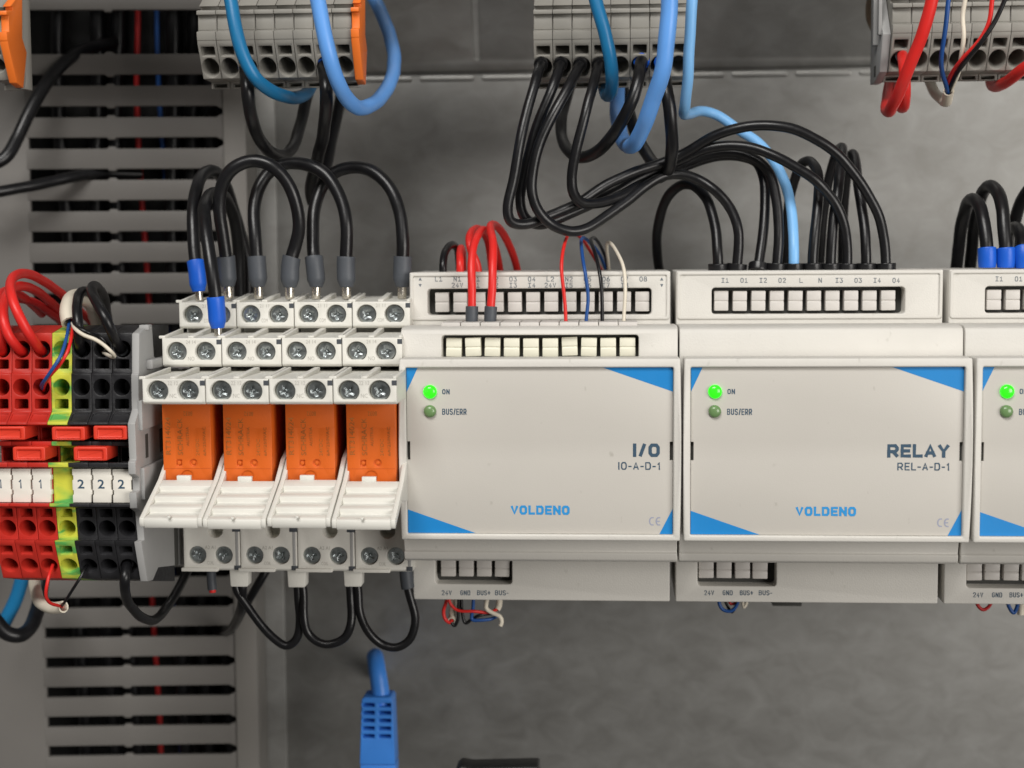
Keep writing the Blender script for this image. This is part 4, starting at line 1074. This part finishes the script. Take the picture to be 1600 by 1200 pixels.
wire('thin black wire beside the thin red one at the right terminals',
     [(1582, -30, 17), (1570, 0, 18), (1555, 33, 19), (1533, 66, 20), (1507, 98, 24), (1492, 120, 31), (1484, 140, 38), (1483, 152, 43)], .62, 'wire_black', sides=8)
wire('white cable sheath end gathering four thin wires below the right terminals',
     [(1448, 118, 74), (1460, 142, 64), (1473, 158, 53), (1480, 158, 44), (1482, 142, 38)], 1.45, 'wire_cream', name='cable', cat='cable')
wire('brown grey cable curving behind the bracket at the top right',
     [(1376, -40, 76), (1366, 0, 76), (1364, 22, 78), (1371, 42, 82), (1390, 58, 90)], 2.2, 'wire_brown', name='cable', cat='cable')
# --- wires on top of the I/O module
YI = 40
wire('black wire stub curving into terminal L1 of the I/O module',
     [(692, 432, YI), (692, 415, YI), (695, 396, 43), (704, 383, 50), (713, 386, 60), (717, 402, 68), (718, 440, 76)], 1.1, 'wire_black')
wire('short red wire entering terminal N1 of the I/O module',
     [(719, 432, YI), (719, 412, YI), (719, 396, 44), (721, 388, 54), (723, 400, 64), (724, 440, 72)], 1.1, 'wire_red')
FG = [(0, 4.2, 1.62, 1.68, 'ferrule_grey', 'ferrule_sleeve')]
wire('front red wire with grey end standing on the I/O module, left of the two',
     [(737, 503, 20), (737, 478, 20), (737, 445, 20.5), (737, 415, 22), (739, 387, 25), (747, 366, 31), (758, 359, 40), (768, 373, 52), (777, 400, 62), (783, 440, 70)], 1.12, 'wire_red', start=FG)
wire('front red wire with grey end standing on the I/O module, right of the two',
     [(766, 503, 20), (767, 478, 20), (769, 445, 20.5), (770, 415, 22), (771, 385, 26), (767, 362, 32), (768, 351, 40), (780, 357, 50), (795, 381, 60), (806, 412, 68), (812, 445, 74)], 1.12, 'wire_red', start=FG)
wire('red wire behind the front pair, bulging left over the I/O module',
     [(748, 432, YI), (745, 412, YI), (736, 392, 40), (733, 373, 42), (740, 359, 48), (752, 360, 58), (763, 380, 66), (770, 440, 74)], 1.1, 'wire_red')
wire('thin red wire arching over the I/O module to its plug strip',
     [(884, 508, 20), (884, 497, 20), (882, 465, 20), (877, 422, 20), (880, 390, 24), (888, 367, 32), (897, 364, 42), (910, 374, 52), (924, 395, 62), (942, 425, 70)], .48, 'wire_red', sides=8)
wire('thin blue wire arching over the I/O module to its plug strip',
     [(916, 508, 20), (916, 497, 20), (919, 465, 20), (914, 424, 20), (909, 392, 26), (909, 372, 36), (920, 377, 48), (936, 396, 58), (948, 425, 68)], .48, 'wire_thinblue', sides=8)
wire('thin black wire arching over the I/O module to its plug strip',
     [(941, 508, 20), (941, 497, 20), (940, 455, 20), (936, 420, 22), (928, 390, 28), (923, 375, 36), (930, 372, 46), (940, 387, 56), (948, 410, 64), (950, 440, 70)], .5, 'wire_black', sides=8)
wire('thin white wire arching over the I/O module to its plug strip',
     [(975, 508, 20), (975, 497, 20), (977, 455, 20), (975, 420, 22), (964, 394, 28), (953, 379, 36), (948, 383, 46), (950, 405, 58), (953, 440, 66)], .48, 'wire_cream', sides=8)
# --- under the modules
YU = 40
wire('thin red wire looping at the white sheath below the I/O module',
     [(699, 930, YU), (697, 942, YU), (693, 955, YU), (696, 968, YU), (703, 973, YU), (707, 968, YU)], .5, 'wire_red', sides=8)
wire('white cable sheath hanging below the I/O module',
     [(709, 925, YU+3), (708, 945, YU+3), (707, 962, YU+2), (706, 970, YU)], 1.05, 'wire_cream', name='cable', cat='cable')
wire('thin black wire looping round the white sheath below the I/O module',
     [(717, 930, YU), (716, 955, YU), (715, 970, YU), (710, 978, YU), (705, 972, YU)], .48, 'wire_black', sides=8)
wire('thin black wire loop right of the white sheath below the I/O module',
     [(721, 930, YU), (722, 955, YU), (727, 974, YU), (736, 968, YU), (750, 961, YU), (772, 958, YU+2)], .48, 'wire_black', sides=8)
wire('thin dark blue wire below the I/O module',
     [(740, 930, YU-1), (739, 950, YU-1), (737, 968, YU-1), (750, 969, YU-1), (768, 967, YU), (780, 960, YU+2)], .5, 'wire_thinblue', sides=8)
wire('thin red wire running sideways below the I/O module',
     [(700, 930, YU-2), (704, 944, YU-2), (715, 954, YU-2), (740, 955, YU-2), (764, 957, YU), (776, 952, YU+3)], .45, 'wire_red', sides=8)
wire('short white wire curling below the I/O module',
     [(763, 930, YU-2), (760, 942, YU-2), (760, 951, YU-2), (770, 958, YU-2), (781, 963, YU-2), (784, 971, YU-2), (782, 978, YU-2)], .62, 'wire_cream', sides=8)
wire('white cable sheath tip at the right of the wires below the I/O module',
     [(780, 925, YU+4), (780, 945, YU+4), (776, 953, YU+3)], .9, 'wire_cream', name='cable', cat='cable')
wire('thin dark blue wire loop peeking out below the RELAY module',
     [(1123, 930, YU), (1124, 944, YU), (1130, 953, YU), (1142, 955, YU), (1150, 948, YU), (1156, 930, YU)], .5, 'wire_thinblue', sides=8)
wire('thin black wire peeking out below the RELAY module',
     [(1130, 930, YU+2), (1136, 946, YU+2), (1144, 957, YU+1), (1150, 945, YU), (1154, 930, YU)], .4, 'wire_black', sides=8)
wire('thin red wire peeking out below the RELAY module',
     [(1136, 930, YU+1), (1142, 944, YU+1), (1150, 941, YU+1), (1156, 930, YU)], .4, 'wire_darkred', sides=8)
wire('thin white wire peeking out below the RELAY module',
     [(1168, 930, YU-1), (1166, 944, YU-1), (1162, 949, YU-1), (1160, 930, YU)], .45, 'wire_cream', sides=8)
wire('thin red wire loop peeking out below the right module',
     [(1525, 930, YU), (1527, 945, YU), (1536, 953, YU), (1546, 947, YU), (1552, 930, YU)], .5, 'wire_darkred', sides=8)
wire('thin dark blue wire peeking out below the right module',
     [(1572, 930, YU), (1576, 947, YU), (1584, 958, YU), (1590, 945, YU), (1592, 930, YU)], .55, 'wire_thinblue', sides=8)
wire('white cable sheath peeking out below the right module',
     [(1596, 925, YU+2), (1596, 945, YU+2), (1595, 960, YU+2)], 1.0, 'wire_cream', name='cable', cat='cable')
# rail clip of the RELAY module
o = thing('rail_clip', 'small dark clip edge under the RELAY module', 'clip', P(1230, 944, 56))
bm = nb(); box(bm, -4.2, 4.2, 0, 6, -.6, 1.2); link('tongue', finish(bm, .2), 'housing_inner', o)

# ================================================================== network plug and black object below
yN = 70
t = thing('network_plug', 'blue network cable plug with ribbed boot, pointing down below the loops', 'network plug', P(596, 1225, yN))
no = P(596, 1225, yN)
def npart(name, f, mt='plug_blue', bev=.3, par=None):
    bm = nb(); f(bm); bmesh.ops.translate(bm, verts=bm.verts, vec=-no); return link(name, finish(bm, bev, 3), mt, par or t)
def boot(bm):
    a, c_ = P(565, 1090, yN), P(612, 1090, yN); e0, e1 = P(562, 1195, yN), P(617, 1195, yN)
    hs_ = []
    for j in range(5):
        py = 1102+12.2*j
        za, zb_ = P(590, py+3, yN).z, P(590, py-3, yN).z
        hs_ += [(rrect(P(566.5, py, yN).x, P(585, py, yN).x, za, zb_, .2), 5), (rrect(P(591.5, py, yN).x, P(610.5, py, yN).x, za, zb_, .2), 5)]
    panel(bm, [(e0.x, e0.z), (e1.x, e1.z), (c_.x+.1, c_.z-.8), (c_.x-.6, c_.z), (a.x+.6, a.z), (a.x-.1, a.z-.8)], yN, yN+8.5, holes=hs_)
bt = npart('boot', boot, bev=.3)
npart('plug_body', lambda bm: panel(bm, [(P(562.5, 1197, yN).x, P(565, 1240, yN).z), (P(617.5, 1197, yN).x, P(565, 1240, yN).z), (P(617.5, 1197, yN).x, P(565, 1195.5, yN).z), (P(562.5, 1197, yN).x, P(565, 1195.5, yN).z)], yN+.4, yN+8), 'plug_blue')
cp = smooth_path(spline([P(595, 1100, yN+4.5), P(594, 1078, yN+4.8), P(590, 1050, yN+6), P(587, 1032, yN+10), P(586, 1026, yN+20), P(587, 1034, yN+36), P(588, 1050, YP-2)]), 4)
npart('cable', lambda bm: rings(bm, cp, [2.95-.25*min(1, i/len(cp)*3) for i in range(len(cp))], 16), bev=0)
yk = 60; dk = 11
o = thing('cable_tie', 'black strap end with a folded corner at the bottom edge', 'strap', P(776, 1215, yk))
ko = P(776, 1215, yk)
bm = nb(); panel(bm, [(P(712, 1250, yk).x, P(712, 1250, yk).z), (P(842, 1250, yk).x, P(842, 1250, yk).z), (P(842, 1187+dk, yk).x, P(842, 1187+dk, yk).z), (P(735, 1190+dk, yk).x, P(735, 1189.5+dk, yk).z), (P(719, 1186+dk, yk).x, P(719, 1186+dk, yk).z), (P(711, 1193+dk, yk).x, P(711, 1193+dk, yk).z)], yk, yk+9)
bmesh.ops.translate(bm, verts=bm.verts, vec=-ko); link('strap', finish(bm, .8, 3), 'paper_black', o)
bm = nb(); prism(bm, P(718, 1195, yk).x, P(736, 1195, yk).x, [(yk-.8, P(718, 1192+dk, yk).z), (yk-.4, P(718, 1250, yk).z), (yk+2, P(718, 1250, yk).z), (yk+2, P(718, 1188+dk, yk).z)])
bmesh.ops.translate(bm, verts=bm.verts, vec=-ko); link('folded_corner', finish(bm, .4, 2), 'paper_black', o)
